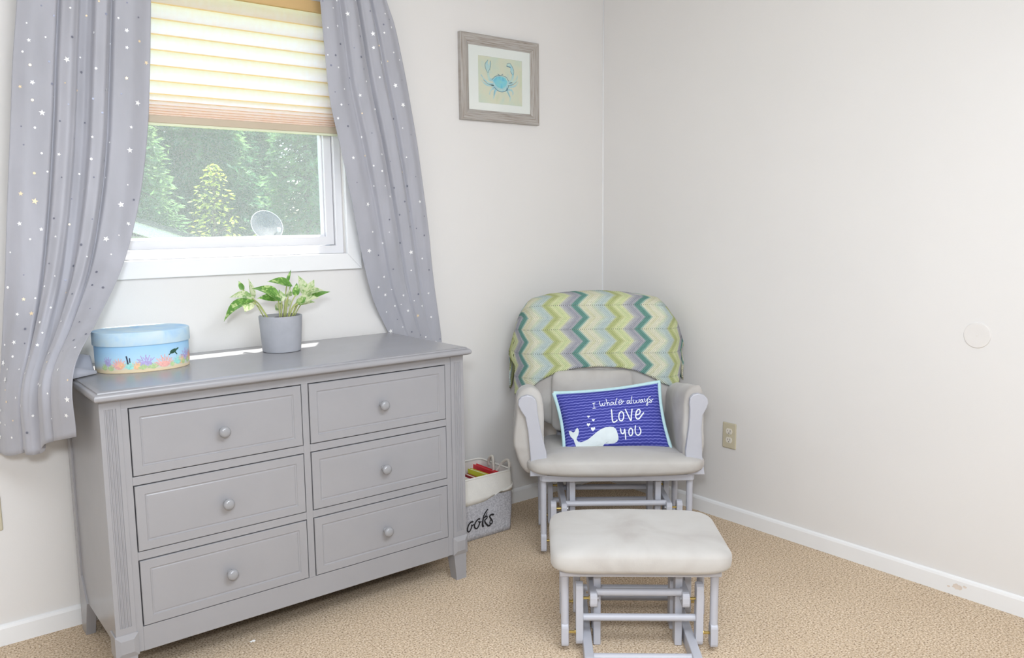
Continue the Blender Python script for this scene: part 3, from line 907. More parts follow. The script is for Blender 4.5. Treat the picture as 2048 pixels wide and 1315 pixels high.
def drawer(xa, xb, za, zb):
    bm = bmesh.new()
    yf = DY - 0.001
    def rg(i, y): return [(xa + i, y, za + i), (xb - i, y, za + i), (xb - i, y, zb - i), (xa + i, y, zb - i)]
    prof = [(0, yf + 0.018), (0, yf + 0.0015), (0.0015, yf), (0.0255, yf), (0.0270, yf + 0.0022), (0.0300, yf + 0.0030), (0.0325, yf + 0.0018), (0.036, yf + 0.0016)]
    rings = [[bm.verts.new(p) for p in rg(*q)] for q in prof]
    fs = [bm.faces.new(rings[0]), bm.faces.new(rings[-1])]
    for a_, b_ in zip(rings, rings[1:]):
        for i in range(4): fs.append(bm.faces.new((a_[i], a_[(i + 1) % 4], b_[(i + 1) % 4], b_[i])))
    bmesh.ops.recalc_face_normals(bm, faces=fs)
    dw = dp('drawer', bm, M['dresser'])
    cx, cz = (xa + xb) / 2, (za + zb) / 2 - 0.006
    bm = bmesh.new()
    Mk = Matrix.Translation((cx, yf + 0.002, cz)) @ Matrix.Rotation(R(90), 4, 'X')
    lathe(bm, [(0.009, 0.0), (0.009, 0.003), (0.0065, 0.006), (0.0062, 0.013), (0.010, 0.016), (0.0155, 0.020), (0.0172, 0.0255), (0.0165, 0.030), (0.013, 0.0335), (0.0075, 0.0355), (0.001, 0.036)], 28, M4=Mk)
    kb = dp('knob', bm, M['knob'], dw, True)
for za, zb in ((0.6245, 0.8185), (0.4035, 0.594), (0.1805, 0.3735)):
    drawer(xl0, xl1, za, zb); drawer(xr0, xr1, za, zb)

TOPZ = 0.8812
# ------------------------------------------------------------------ keepsake box with a painted reef
BX, BY = -2.262, -0.225
kb = thing('keepsake_box', 'oval pale blue keepsake box painted with coral and a turtle, on the dresser', 'box', (BX, BY, TOPZ), R(-2))
BA, BB_, BH = 0.138, 0.105, 0.124
def oval(r, k_): 
    return [(BA * r * sgnp(math.cos(2 * PI * i / 56), 0.92), (BB_ * r) * sgnp(math.sin(2 * PI * i / 56), 0.92)) for i in range(56)]
def oval_loft(bm, prof):
    rings = [[bm.verts.new((x_, y_, z_)) for x_, y_ in [(p[0] * (BA + d) / BA, p[1] * (BB_ + d) / BB_) for p in oval(1, 0)]] for d, z_ in prof]
    fs = [bm.faces.new(rings[0][::-1]), bm.faces.new(rings[-1])]
    for a_, b_ in zip(rings, rings[1:]):
        for i in range(56): fs.append(bm.faces.new((a_[i], a_[(i + 1) % 56], b_[(i + 1) % 56], b_[i])))
    bmesh.ops.recalc_face_normals(bm, faces=fs)
bm = bmesh.new(); oval_loft(bm, [(-0.002, 0.0), (0.0, 0.002), (0.0, 0.095)]); body = autosmooth(obj('body', bm, M['box_sea'], kb))
bm = bmesh.new(); oval_loft(bm, [(0.0006, 0.083), (0.004, 0.083), (0.0046, 0.086), (0.0046, 0.120), (0.003, 0.1235), (-0.004, 0.125)]); autosmooth(obj('lid', bm, M['lid'], kb))
def ovs(x, z, lift):                                   # front wall of the box: angle from x, height z
    a = -PI / 2 + x / 0.122
    p = Vector((BA * sgnp(math.cos(a), .92), BB_ * sgnp(math.sin(a), .92), z))
    n = Vector((math.cos(a) / BA, math.sin(a) / BB_, 0)).normalized()
    return p + n * lift
# painted reef, x runs round the wall (m), z up
rnd = random.Random(11)
def coral(bm, x, z, h, n, wd):
    for i in range(n):
        a = PI / 2 + (i - (n - 1) / 2) * 0.42 + rnd.uniform(-.1, .1)
        p1 = (x + 0.4 * h * math.cos(a), z + 0.45 * h * math.sin(a)); p2 = (x + h * math.cos(a) * 0.8, z + h * math.sin(a))
        ribbon(bm, [(x, z), p1, p2], [wd, wd * .9, wd * .7], ovs, 0.0006)
        p3 = (p1[0] + 0.35 * h * math.cos(a + .6), p1[1] + 0.35 * h * math.sin(a + .6)); ribbon(bm, [p1, p3], wd * .7, ovs, 0.0007)
# soft washed print colours
reef = {'coral_purple': [(-.115, .026, .026, 4), (-.012, .022, .032, 5), (.112, .026, .034, 6)],
        'coral_pink': [(-.080, .017, .030, 7), (.032, .016, .034, 7), (.145, .022, .034, 7)],
        'coral_aqua': [(-.050, .014, .022, 6), (.075, .016, .024, 6)],
        'coral_green': [(-.128, .012, .018, 5), (-.105, .010, .018, 5), (-.018, .010, .016, 6), (.004, .010, .016, 6), (.098, .012, .018, 5), (.125, .014, .020, 5), (.168, .018, .03, 5), (.055, .010, .014, 4)],
        'coral_orange': [(-.032, .013, .022, 4), (.090, .016, .024, 4), (-.073, .017, .018, 5), (.150, .018, .024, 5)]}
for mn, lst in reef.items():
    for x_, z_, h_, n_ in lst:
        bm = bmesh.new()
        coral(bm, x_, z_, h_, n_, 0.0030)
        polygon(bm, ell(x_, z_ + 0.004, h_ * .45, h_ * .28, 12)[:-1], ovs, 0.0004)
        obj('painted_coral', bm, M[mn], body)
bm = bmesh.new()
polygon(bm, ell(0.060, 0.056, 0.012, 0.0062, 18, 0.35)[:-1], ovs, 0.0008)
ribbon(bm, [(0.071, 0.060), (0.077, 0.063)], 0.005, ovs, 0.0008); ribbon(bm, [(0.066, 0.052), (0.072, 0.045)], 0.0035, ovs, 0.0008); ribbon(bm, [(0.052, 0.050), (0.046, 0.047)], 0.003, ovs, 0.0008)
obj('painted_turtle', bm, M['dark_turtle'], body)
bm = bmesh.new()
ribbon(bm, [(-.058, .052), (-.056, .040), (-.055, .030)], 0.004, ovs, 0.0008); ribbon(bm, [(-.050, .046), (-.0495, .034)], 0.003, ovs, 0.0008)
obj('painted_fish', bm, M['fish_dark'], body)

# ------------------------------------------------------------------ potted plant
PXc, PYc = -1.790, -0.198
pp = thing('potted_pothos', 'small pothos with variegated leaves in a grey concrete pot on the dresser', 'plant', (PXc, PYc, TOPZ))
bm = bmesh.new(); lathe(bm, [(0.060, 0.0), (0.0655, 0.002), (0.0665, 0.006), (0.0745, 0.124), (0.0735, 0.127), (0.0700, 0.127), (0.0685, 0.122), (0.0670, 0.105), (0.001, 0.105)], 48, cap=False)
obj('pot', bm, M['pot'], pp, True); 
autosmooth([c for c in pp.children][0], 40)
bm = bmesh.new(); rnd = random.Random(5)
lathe(bm, [(0.0675, 0.110), (0.05, 0.114), (0.03, 0.116), (0.001, 0.117)], 32, cap=False)
for v_ in bm.verts: v_.co.z += rnd.uniform(-.002, .003)
obj('soil', bm, M['soil'], pp, True)
CAMV = Vector((-2.954, -2.9786, 1.3227))
def leaf(base, tip, wd, face, mat, sag=0.15, fold=0.25):
    """heart-shaped leaf from its stalk end to its tip, face = direction its upper side looks"""
    b_, t_ = Vector(base), Vector(tip)
    ax = t_ - b_; L = ax.length; ax.normalize()
    n = Vector(face); n = (n - ax * n.dot(ax)).normalized()
    sd_ = ax.cross(n)
    prof = [0.0, 0.62, 0.92, 1.0, 0.96, 0.84, 0.66, 0.44, 0.22, 0.0]
    bm = bmesh.new(); rows = []
    for i, w_ in enumerate(prof):
        u_ = i / 9
        row = []
        for j in range(-3, 4):
            s_ = j / 3
            back = -0.10 * L * abs(s_) * (1 - u_) ** 3                   # heart lobes
            p = b_ + ax * (L * u_ + back) + sd_ * (wd / 2 * w_ * s_) + n * (sag * L * math.sin(PI * u_) + fold * wd * w_ * (abs(s_) ** 1.5) * 0.5 - 0.02 * wd * math.sin(7 * u_ + 3 * s_))
            row.append(bm.verts.new(p))
        rows.append(row)
    for a_, c_ in zip(rows, rows[1:]):
        for j in range(6): bm.faces.new((a_[j], a_[j + 1], c_[j + 1], c_[j]))
    bmesh.ops.remove_doubles(bm, verts=bm.verts, dist=1e-6)
    o = obj('leaf', bm, M[mat], pp, True)
    return o
S_ = 0.1445 / 560.0                                     # plant sketch: 560 px per metre at the pot, measured on the photograph
E1 = Vector((math.cos(R(-23)), math.sin(R(-23)), 0))    # across
E2 = Vector((math.sin(R(23)), math.cos(R(23)), 0))      # away
def pk(x, y, d=0.0):
    """sketch coordinates (right, down from the rim centre) and depth d -> local point"""
    return E1 * ((x - 850) * S_) + Vector((0, 0, 0.127 + (655 - y) * S_)) + E2 * d
leaves = [
    ((490, 455, -.03), (130, 690, -.06), 150, (-.3, -.6, .8), 'leaf_green', .28),
    ((480, 430, .03), (380, 610, .05), 150, (-.2, -.9, .3), 'leaf_pale', .1),
    ((490, 420, .00), (455, 150, .01), 120, (.5, -.8, .2), 'leaf_pale', .06),
    ((490, 400, -.02), (205, 385, -.03), 150, (-.2, -.6, .9), 'leaf_pale', .15),
    ((380, 300, .02), (325, 180, .03), 70, (-.5, -.8, .2), 'leaf_green', .05),
    ((835, 440, -.04), (500, 268, -.05), 185, (0, -.7, .75), 'leaf_green', .22),
    ((830, 420, -.02), (560, 400, -.05), 120, (.1, -.8, .4), 'leaf_green', .12),
    ((1000, 260, .00), (700, 190, -.02), 150, (.1, -.7, .7), 'leaf_green', .14),
    ((955, 230, .02), (1018, 40, .02), 44, (-.5, -.8, .1), 'leaf_green', .04),
    ((880, 450, -.03), (845, 300, -.02), 110, (.1, -1, .2), 'leaf_pale', .1),
    ((960, 400, -.01), (985, 290, -.03), 90, (0, -1, .4), 'leaf_pale', .1),
    ((1060, 385, -.02), (1085, 215, -.02), 95, (-.3, -.9, .3), 'leaf_green', .08),
    ((1180, 380, .02), (1105, 120, .01), 150, (.1, -.9, .3), 'leaf_pale', .08),
    ((1170, 400, -.01), (1320, 180, .00), 150, (.3, -.8, .5), 'leaf_pale', .1),
    ((1190, 400, -.02), (1440, 330, -.03), 170, (.2, -.6, .8), 'leaf_pale', .16),
    ((1240, 440, .01), (1535, 360, .01), 80, (.1, -.8, .5), 'leaf_green', .14),
    ((1080, 480, -.03), (1370, 420, -.04), 120, (.2, -.8, .5), 'leaf_pale', .15),
    ((1090, 490, -.04), (1200, 410, -.05), 90, (.0, -.9, .4), 'leaf_green', .1),
    ((870, 500, .03), (790, 610, .05), 110, (-.1, -.9, .3), 'leaf_pale', .1),
    ((940, 480, .04), (975, 560, .06), 110, (.1, -.9, .3), 'leaf_pale', .1),
    ((1090, 520, .02), (1330, 500, .02), 70, (.1, -.9, .5), 'leaf_pale', .12),
]
for b_, t_, w_, fc, mt, sg in leaves:
    leaf(pk(*b_), pk(*t_), w_ * S_ * 1.05, fc, mt, sg)
    root = pk(850 + (b_[0] - 850) * 0.45, 690, b_[2] * .7)
    mid = (Vector(root) + Vector(pk(*b_))) / 2 + Vector((0, 0, 0.012))
    bm = bmesh.new(); tube(bm, smooth_path([root, mid, pk(*b_)], 4), 0.0021, 6); obj('stem', bm, M['stem'], pp, True)
# ------------------------------------------------------------------ curtains
rodt = thing('curtain_rod', 'white curtain rod above the window carrying both grey curtains', 'curtain rod', (-1.90, -0.085, 2.345))
bm = bmesh.new(); tube(bm, [(-0.78, 0, 0), (0, 0, 0), (0.78, 0, 0)], 0.008, 12); obj('rod', bm, M['rod'], rodt, True)
for s_ in (-0.76, 0.76):
    bm = bmesh.new(); box(bm, s_ - 0.008, s_ + 0.008, -0.012, 0.085, -0.006, 0.006); box(bm, s_ - 0.012, s_ + 0.012, 0.079, 0.085, -0.03, 0.03, 0.002); obj('bracket', bm, M['rod'], rodt)

def curtain(name, label, Lp, Rp, folds, amp, seed, hem=None, nstar=90, avoid=None):
    """cloth between a left and a right edge curve; folds = list of (position, width, height) ridges"""
    rnd = random.Random(seed)
    LP = smooth_path(Lp, 14); RP = smooth_path(Rp, 14)
    def prof(s):
        for (a, ha), (b, hb) in zip(folds, folds[1:]):
            if s <= b:
                q = (s - a) / (b - a); q = q * q * (3 - 2 * q); return ha + (hb - ha) * q
        return folds[-1][1]
    def at(P, t):
        x_ = t * (len(P) - 1); i = min(int(x_), len(P) - 2); return P[i].lerp(P[i + 1], x_ - i)
    def S(s, t):
        a, b = at(LP, t), at(RP, t)
        p = a.lerp(b, s)
        wv = (b - a); wl = wv.length; wv.normalize()
        nrm = Vector((0, 0, 1)).cross(wv)            # towards the room is -nrm for a left-to-right row
        nrm = -nrm
        if nrm.y > 0: nrm = -nrm
        h = prof(min(1, max(0, s + .02 * math.sin(3.1 * t + 1)))); sh_ = 0.0
        for c_, w_, k_ in []:
            c2 = c_ + 0.035 * math.sin(3.1 * t + c_ * 9)
            d = (s - c2) / w_
            # a soft ridge whose far flank is steep, like cloth lapped over itself
            h += k_ * math.exp(-d * d) * (1.0 + 0.25 * math.sin(2.2 * t + 7 * c_))
            sh_ += k_ * 0.9 * d * math.exp(-d * d)
        env = min(1.0, 0.25 + 2.2 * t) if t < 0.4 else 1.0
        h += 0.0016 * math.sin(46 * t + 9 * s) * math.exp(-((t * 3.7) % 1 - .5) ** 2 * 30)
        p = p + nrm * (h * amp(t)) + wv * (sh_ * amp(t) * 0.6)
        if hem: p.z += hem(s) * max(0.0, (t - 0.86) / 0.14) ** 2
        return p
    top = S(0.5, 0)
    cu = thing(name, label, 'curtain', (top.x, top.y, min(p.z for p in (S(0, 1), S(.3, 1), S(1, 1)))), group='curtains at the window')
    off = cu.location.copy()
    NU, NV = 120, 110
    bm = bmesh.new()
    vs = grid(bm, NU, NV, lambda u, v: S(u, v) - off)
    cl = obj('cloth', bm, M['curtain'], cu, True)
    md = cl.modifiers.new('thickness', 'SOLIDIFY'); md.thickness = 0.0014; md.offset = 0
    # foil print: stars and dots scattered over the cloth
    bm = bmesh.new()
    done = []
    tries = 0
    while len(done) < nstar and tries < 4000:
        tries += 1
        s, t = rnd.uniform(.03, .97), rnd.uniform(0.1, .97)
        if any((s - a) ** 2 * .16 + (t - b) ** 2 * 2.4 < 0.0013 for a, b in done): continue
        done.append((s, t))
        e = 0.004
        p = S(s, t); du = (S(s + e, t) - p); dv = (S(s, t + e) - p)
        if du.length < 1e-6: continue
        du.normalize(); n = du.cross(dv).normalized(); dv = n.cross(du)
        if n.dot(CAMV - p) < 0: n = -n
        k_ = rnd.random(); mi = 0 if k_ < .60 else (1 if k_ < .72 else 2)
        c_ = p + n * 0.0022 - off
        star = rnd.random() < .5 and mi != 2
        r_ = rnd.choice((.0045, .006, .0075, .0100)) if star else rnd.uniform(.0022, .0042)
        if star:
            a0 = rnd.uniform(0, 6.28)
            pts = [c_ + (r_ * (1 if q % 2 == 0 else .45)) * (math.cos(a0 + q * PI / 5) * du + math.sin(a0 + q * PI / 5) * dv) for q in range(10)]
        else:
            pts = [c_ + r_ * (math.cos(q * PI / 4) * du + math.sin(q * PI / 4) * dv) for q in range(8)]
        ctr = bm.verts.new(c_); vv_ = [bm.verts.new(x_) for x_ in pts]
        for q in range(len(vv_)):
            f = bm.faces.new((ctr, vv_[q], vv_[(q + 1) % len(vv_)])); f.material_index = mi
    fp = obj('foil_star_print', bm, None, cu, mats=[M['foil_white'], M['foil_gold'], M['foil_dark']]); fp['kind'] = 'stuff'
    return cu, S, off

Lp = [(-2.47, -.085, 2.36), (-2.485, -.08, 2.20), (-2.507, -.07, 1.993), (-2.531, -.07, 1.819), (-2.55, -.07, 1.643), (-2.576, -.07, 1.406), (-2.6, -.07, 1.167), (-2.623, -.07, .955), (-2.641, -.07, .803), (-2.655, -.07, .648)]
Rp = [(-2.10, -.085, 2.36), (-2.115, -.08, 2.20), (-2.128, -.08, 2.03), (-2.148, -.08, 1.78), (-2.172, -.085, 1.58), (-2.215, -.10, 1.38), (-2.290, -.17, 1.20), (-2.395, -.29, 1.055), (-2.499, -.435, .925), (-2.503, -.42, .735)]
cl_, SL_, offL = curtain('curtain', 'grey star-print curtain left of the window, its hem beside the dresser', Lp, Rp,
    [(0, .004), (.14, .016), (.29, .010), (.315, -.010), (.34, .012), (.41, .022), (.455, .010), (.475, -.016), (.53, -.020), (.565, -.012), (.585, .014), (.66, .020), (.69, .004), (.71, -.012), (.735, .008), (.86, .014), (1, .0)],
    lambda t: 1.0 if t < .75 else 1.0 - 0.35 * (t - .75) / .25, 21,
    hem=lambda s: -0.022 * math.exp(-((s - .22) / .2) ** 2) - 0.028 * math.exp(-((s - .5) / .12) ** 2) + 0.012 * math.exp(-((s - .37) / .02) ** 2), nstar=170)
# its loose lower corner lying on the dresser behind the box
bm = bmesh.new()
def fold_f(u, v):
    x = -2.492 + 0.086 * u; y = -0.33 + 0.24 * v + 0.06 * u
    z = TOPZ + 0.004 + max(0, 0.046 * math.sin(PI * min(1, v)) ** 0.7 * (1 - 0.4 * u) + 0.020 * math.sin(15 * v + 2.5 * u) * math.sin(PI * v) ** .5)
    return Vector((x, y, z)) - offL
grid(bm, 18, 30, fold_f)
fo = obj('gathered_corner', bm, M['curtain'], cl_, True)
md = fo.modifiers.new('thickness', 'SOLIDIFY'); md.thickness = 0.0014; md.offset = 0

Lp = [(-1.535, -.085, 2.36), (-1.54, -.08, 2.25), (-1.533, -.08, 2.139), (-1.521, -.08, 1.945), (-1.508, -.08, 1.784), (-1.468, -.075, 1.603), (-1.428, -.07, 1.416), (-1.387, -.055, 1.222), (-1.332, -.035, 1.03), (-1.262, -.017, .895), (-1.215, -.016, .80), (-1.16, -.03, .62)]
Rp = [(-1.305, -.085, 2.36), (-1.275, -.08, 2.25), (-1.248, -.08, 2.165), (-1.220, -.08, 2.09), (-1.190, -.08, 1.96), (-1.139, -.08, 1.696), (-1.108, -.075, 1.50), (-1.082, -.07, 1.32), (-1.055, -.06, 1.10), (-1.022, -.05, .90), (-1.012, -.05, .80), (-1.005, -.05, .62)]
curtain('curtain', 'grey star-print curtain right of the window, its foot behind the dresser', Lp, Rp,
    [(0, .0), (.16, .006), (.28, -.006), (.31, -.008), (.35, .016), (.45, .022), (.53, .010), (.555, -.012), (.60, .010), (.70, .016), (.745, .004), (.765, -.008), (.80, .008), (.90, .012), (1, .0)],
    lambda t: (1.0 if t < .5 else max(0.12, 1.0 - 2.6 * (t - .5))), 33, nstar=140)

# ------------------------------------------------------------------ framed crab picture
FX0, FX1, FZ0, FZ1 = -0.866, -0.430, 1.765, 2.128
FCX, FCZ = (FX0 + FX1) / 2, (FZ0 + FZ1) / 2
pic = thing('framed_picture', 'weathered grey wood frame with a blue crab watercolour on the wall', 'picture', (FCX, -0.001, FCZ))
hw, hh_ = (FX1 - FX0) / 2, (FZ1 - FZ0) / 2
def frail(c1, c2, along):
    """one mitred moulding: outer edge from c1 to c2"""
    bm = bmesh.new(); lay = bm.loops.layers.uv.verify()
    prof = [(0.0, 0.0), (0.0, -0.018), (0.004, -0.021), (0.030, -0.019), (0.038, -0.015), (0.046, -0.011), (0.046, 0.0)]
    a, b = Vector(c1), Vector(c2); L = (b - a).length; t = (b - a).normalized(); inn = Vector((-t.y, t.x))
    r1, r2_ = [], []
    for d, y in prof:
        p = a + t * d + inn * d; q = b - t * d + inn * d
        r1.append(bm.verts.new((p.x, y, p.y))); r2_.append(bm.verts.new((q.x, y, q.y)))
    for i in range(len(prof) - 1):
        f = bm.faces.new((r1[i], r2_[i], r2_[i + 1], r1[i + 1]))
        for lp, (uu_, vv_) in zip(f.loops, ((0, prof[i][0]), (L, prof[i][0]), (L, prof[i + 1][0]), (0, prof[i + 1][0]))): lp[lay].uv = (uu_ + along, vv_ + along)
    bm.faces.new(r1[::-1]); bm.faces.new(r2_)
    bmesh.ops.recalc_face_normals(bm, faces=bm.faces)
    obj('frame_moulding', bm, M['frame_wood'], pic)
frail((-hw, -hh_), (hw, -hh_), 0.3); frail((hw, -hh_), (hw, hh_), 1.1); frail((hw, hh_), (-hw, hh_), 2.3); frail((-hw, hh_), (-hw, -hh_), 3.7)
obj('backing_board', B(-hw + .03, hw - .03, -0.006, -0.001, -hh_ + .03, hh_ - .03), M['mat_board'], pic)
AX0, AX1, AZ0, AZ1 = -hw + .227 * 2 * hw, -hw + .789 * 2 * hw, -hh_ + .216 * 2 * hh_, hh_ - .237 * 2 * hh_
bm = bmesh.new(); ring_frame(bm, -hw + .04, hw - .04, -hh_ + .04, hh_ - .04, AX0, AX1, AZ0, AZ1, -.0085, -.006)
obj('mat_board', bm, M['mat_board'], pic)
art = obj('painting', B(AX0 - .004, AX1 + .004, -.0068, -.0061, AZ0 - .004, AZ1 + .004), M['art_ground'], pic)
def A2(px, py):                                          # position on the painted sheet from the photograph's view of it
    fx = (px - 322) / 506.0
    top, bot = 390 + fx * 72, 928 + fx * 40
    return (AX0 + fx * (AX1 - AX0), AZ1 - (py - top) / (bot - top) * (AZ1 - AZ0))
asf = lambda x, z, l: Vector((x, -0.0068 - l * 0.35, z))
def spl(pts): return [tuple(p.xy) for p in smooth_path([(a, b, 0) for a, b in pts], 5)]
def strokes(nm, mt, lst, lift):
    for pts, w_ in lst:
        bm = bmesh.new()
        p2 = spl([A2(*p) for p in pts]); n_ = len(p2)
        ws = [w_[0] + (w_[1] - w_[0]) * i / (n_ - 1) for i in range(n_)] if isinstance(w_, tuple) else w_
        ribbon(bm, p2, ws, asf, lift)
        obj(nm, bm, M[mt], art)
def shapes(nm, mt, lst, lift):
    for pts in lst:
        bm = bmesh.new(); polygon(bm, [A2(*p) for p in pts], asf, lift); obj(nm, bm, M[mt], art)
shapes('crab_shell_edge', 'art_crab_pale', [[(478, 668), (520, 630), (580, 622), (640, 640), (672, 690), (668, 745), (640, 790), (590, 806), (540, 790), (500, 750)]], .0010)
shapes('crab_shell', 'art_crab', [[(490, 672), (525, 640), (580, 632), (632, 648), (655, 690), (640, 735), (600, 768), (560, 765), (520, 735)]], .0016)
strokes('crab_leg', 'art_crab_pale', [([(490, 725), (430, 705), (385, 660), (355, 612)], (.012, .003)), ([(490, 740), (430, 730), (390, 708), (362, 680)], (.011, .003)),
    ([(500, 762), (460, 790), (448, 835)], (.010, .003)), ([(530, 775), (510, 800), (500, 850), (490, 885)], (.014, .004)),
    ([(665, 725), (720, 705), (760, 670), (775, 625)], (.012, .003)), ([(665, 745), (720, 745), (760, 725), (780, 690)], (.011, .003)),
    ([(655, 775), (700, 785), (720, 815), (715, 840)], (.010, .003)), ([(640, 780), (665, 820), (685, 870), (682, 910)], (.014, .004)),
    ([(480, 670), (452, 668), (440, 630), (435, 580)], (.013, .010)), ([(665, 690), (700, 690), (715, 660), (722, 610)], (.013, .010))], .0012)
shapes('crab_claw', 'art_crab_pale', [[(428, 590), (405, 535), (402, 490), (435, 445), (432, 490), (440, 505), (460, 455), (466, 490), (452, 560), (448, 592)],
    [(715, 615), (692, 575), (690, 530), (650, 515), (655, 490), (690, 488), (715, 520), (732, 560), (730, 612)]], .0014)
strokes('ink_stroke', 'art_line', [([(478, 668), (520, 630), (580, 622), (640, 640), (672, 690)], .0022), ([(500, 750), (540, 790), (590, 806), (640, 790), (668, 745)], .0028),
    ([(428, 590), (405, 535), (402, 490), (435, 445)], .0018), ([(452, 560), (466, 490), (460, 455)], .0026), ([(715, 615), (692, 575)], .0016), ([(650, 515), (690, 530)], .0045), ([(652, 492), (690, 488), (730, 560), (730, 612)], .0018),
    ([(490, 735), (430, 715), (380, 670)], .0016), ([(665, 735), (720, 722), (765, 690)], .0016), ([(560, 615), (545, 605)], .003), ([(590, 612), (603, 606)], .003), ([(440, 590), (436, 560)], .002), ([(505, 800), (498, 850)], .0016), ([(655, 800), (682, 860)], .0016)], .0020)
shapes('crab_shell_highlight', 'art_crab_pale', [[(600, 768), (640, 735), (655, 700), (662, 730), (640, 775), (610, 792)]], .0018)
obj('glazing', B(-hw + .04, hw - .04, -.0105, -.0100, -hh_ + .04, hh_ - .04), M['picture_glass'], pic)

# ------------------------------------------------------------------ wall fittings
def outlet(name, label, loc, rz):
    """duplex outlet, local +y out of the wall"""
    t = thing(name, label, 'outlet', loc, rz)
    bm = bmesh.new(); box(bm, -.035, .035, 0, .0055, -.057, .057, 0.004, 3); obj('cover_plate', bm, M['outlet_plate'], t)
    for z_ in (.0195, -.0195):
        pts = [(x_, max(-.0125, min(.0125, y_))) for x_, y_ in ell(0, 0, .0165, .0165, 24)[:-1]]
        bm = bmesh.new(); prism(bm, [(a, z_ + b) for a, b in pts], .005, .0075, 'y', .0006); rc = obj('receptacle', bm, M['outlet_face'], t)
        for x_, h_ in ((-.0065, .0045), (.0065, .0036)): obj('slot', B(x_ - .001, x_ + .001, .0073, .0078, z_ + .003 - h_, z_ + .003 + h_), M['slot'], rc)
        bm = bmesh.new(); prism(bm, ell(0, z_ - .0075, .0024, .0024, 10)[:-1], .0073, .0078, 'y'); obj('slot', bm, M['slot'], rc)
    bm = bmesh.new(); prism(bm, ell(0, 0, .003, .003, 12)[:-1], .005, .0064, 'y'); obj('screw', bm, M['outlet_plate'], t)
outlet('wall_outlet', 'beige duplex outlet low on the right wall beside the glider', (0, -0.794, 0.383), R(90))
outlet('wall_outlet', 'beige duplex outlet at the left edge, low on the wall left of the dresser', (-2.692, 0, 0.433), R(180))
wp = thing('door_bumper', 'round wall-coloured door bumper disc on the right wall', 'wall bumper', (0, -1.791, 0.928), R(90))
Mw = Matrix.Rotation(R(-90), 4, 'X')
M['bumper'] = plain('wall_coloured_plastic', (228, 224, 220), 0.6, 0.01)
bm = bmesh.new(); lathe(bm, [(0.0435, 0.0), (0.0435, 0.0022), (0.0422, 0.0036), (0.040, 0.0040), (0.030, 0.0036), (0.001, 0.0032)], 48, M4=Mw); autosmooth(obj('disc', bm, M['bumper'], wp), 30)
bm = bmesh.new(); lathe(bm, [(0.004, 0.003), (0.004, 0.0042), (0.001, 0.0046)], 14, M4=Mw); obj('centre_screw', bm, M['bumper'], wp)

# lint specks on the carpet
rnd = random.Random(8)
lint = thing('paper_scrap', 'tiny white scrap lying on the carpet right of the ottoman', 'scrap', (-0.77, -1.90, 0))
bm = bmesh.new(); grid(bm, 3, 3, lambda u, v: Vector(((u - .5) * .012, (v - .5) * .009, .002 + .003 * math.sin(5 * u + 4 * v) ** 2))); obj('paper', bm, M['mat_board'], lint)
lint2 = thing('paper_scrap', 'tiny white scrap on the carpet under the front edge of the dresser', 'scrap', (-2.06, -0.50, 0))
bm = bmesh.new(); grid(bm, 3, 3, lambda u, v: Vector(((u - .5) * .016, (v - .5) * .010, .002 + .004 * math.sin(5 * u + 4 * v) ** 2))); obj('paper', bm, M['mat_board'], lint2)
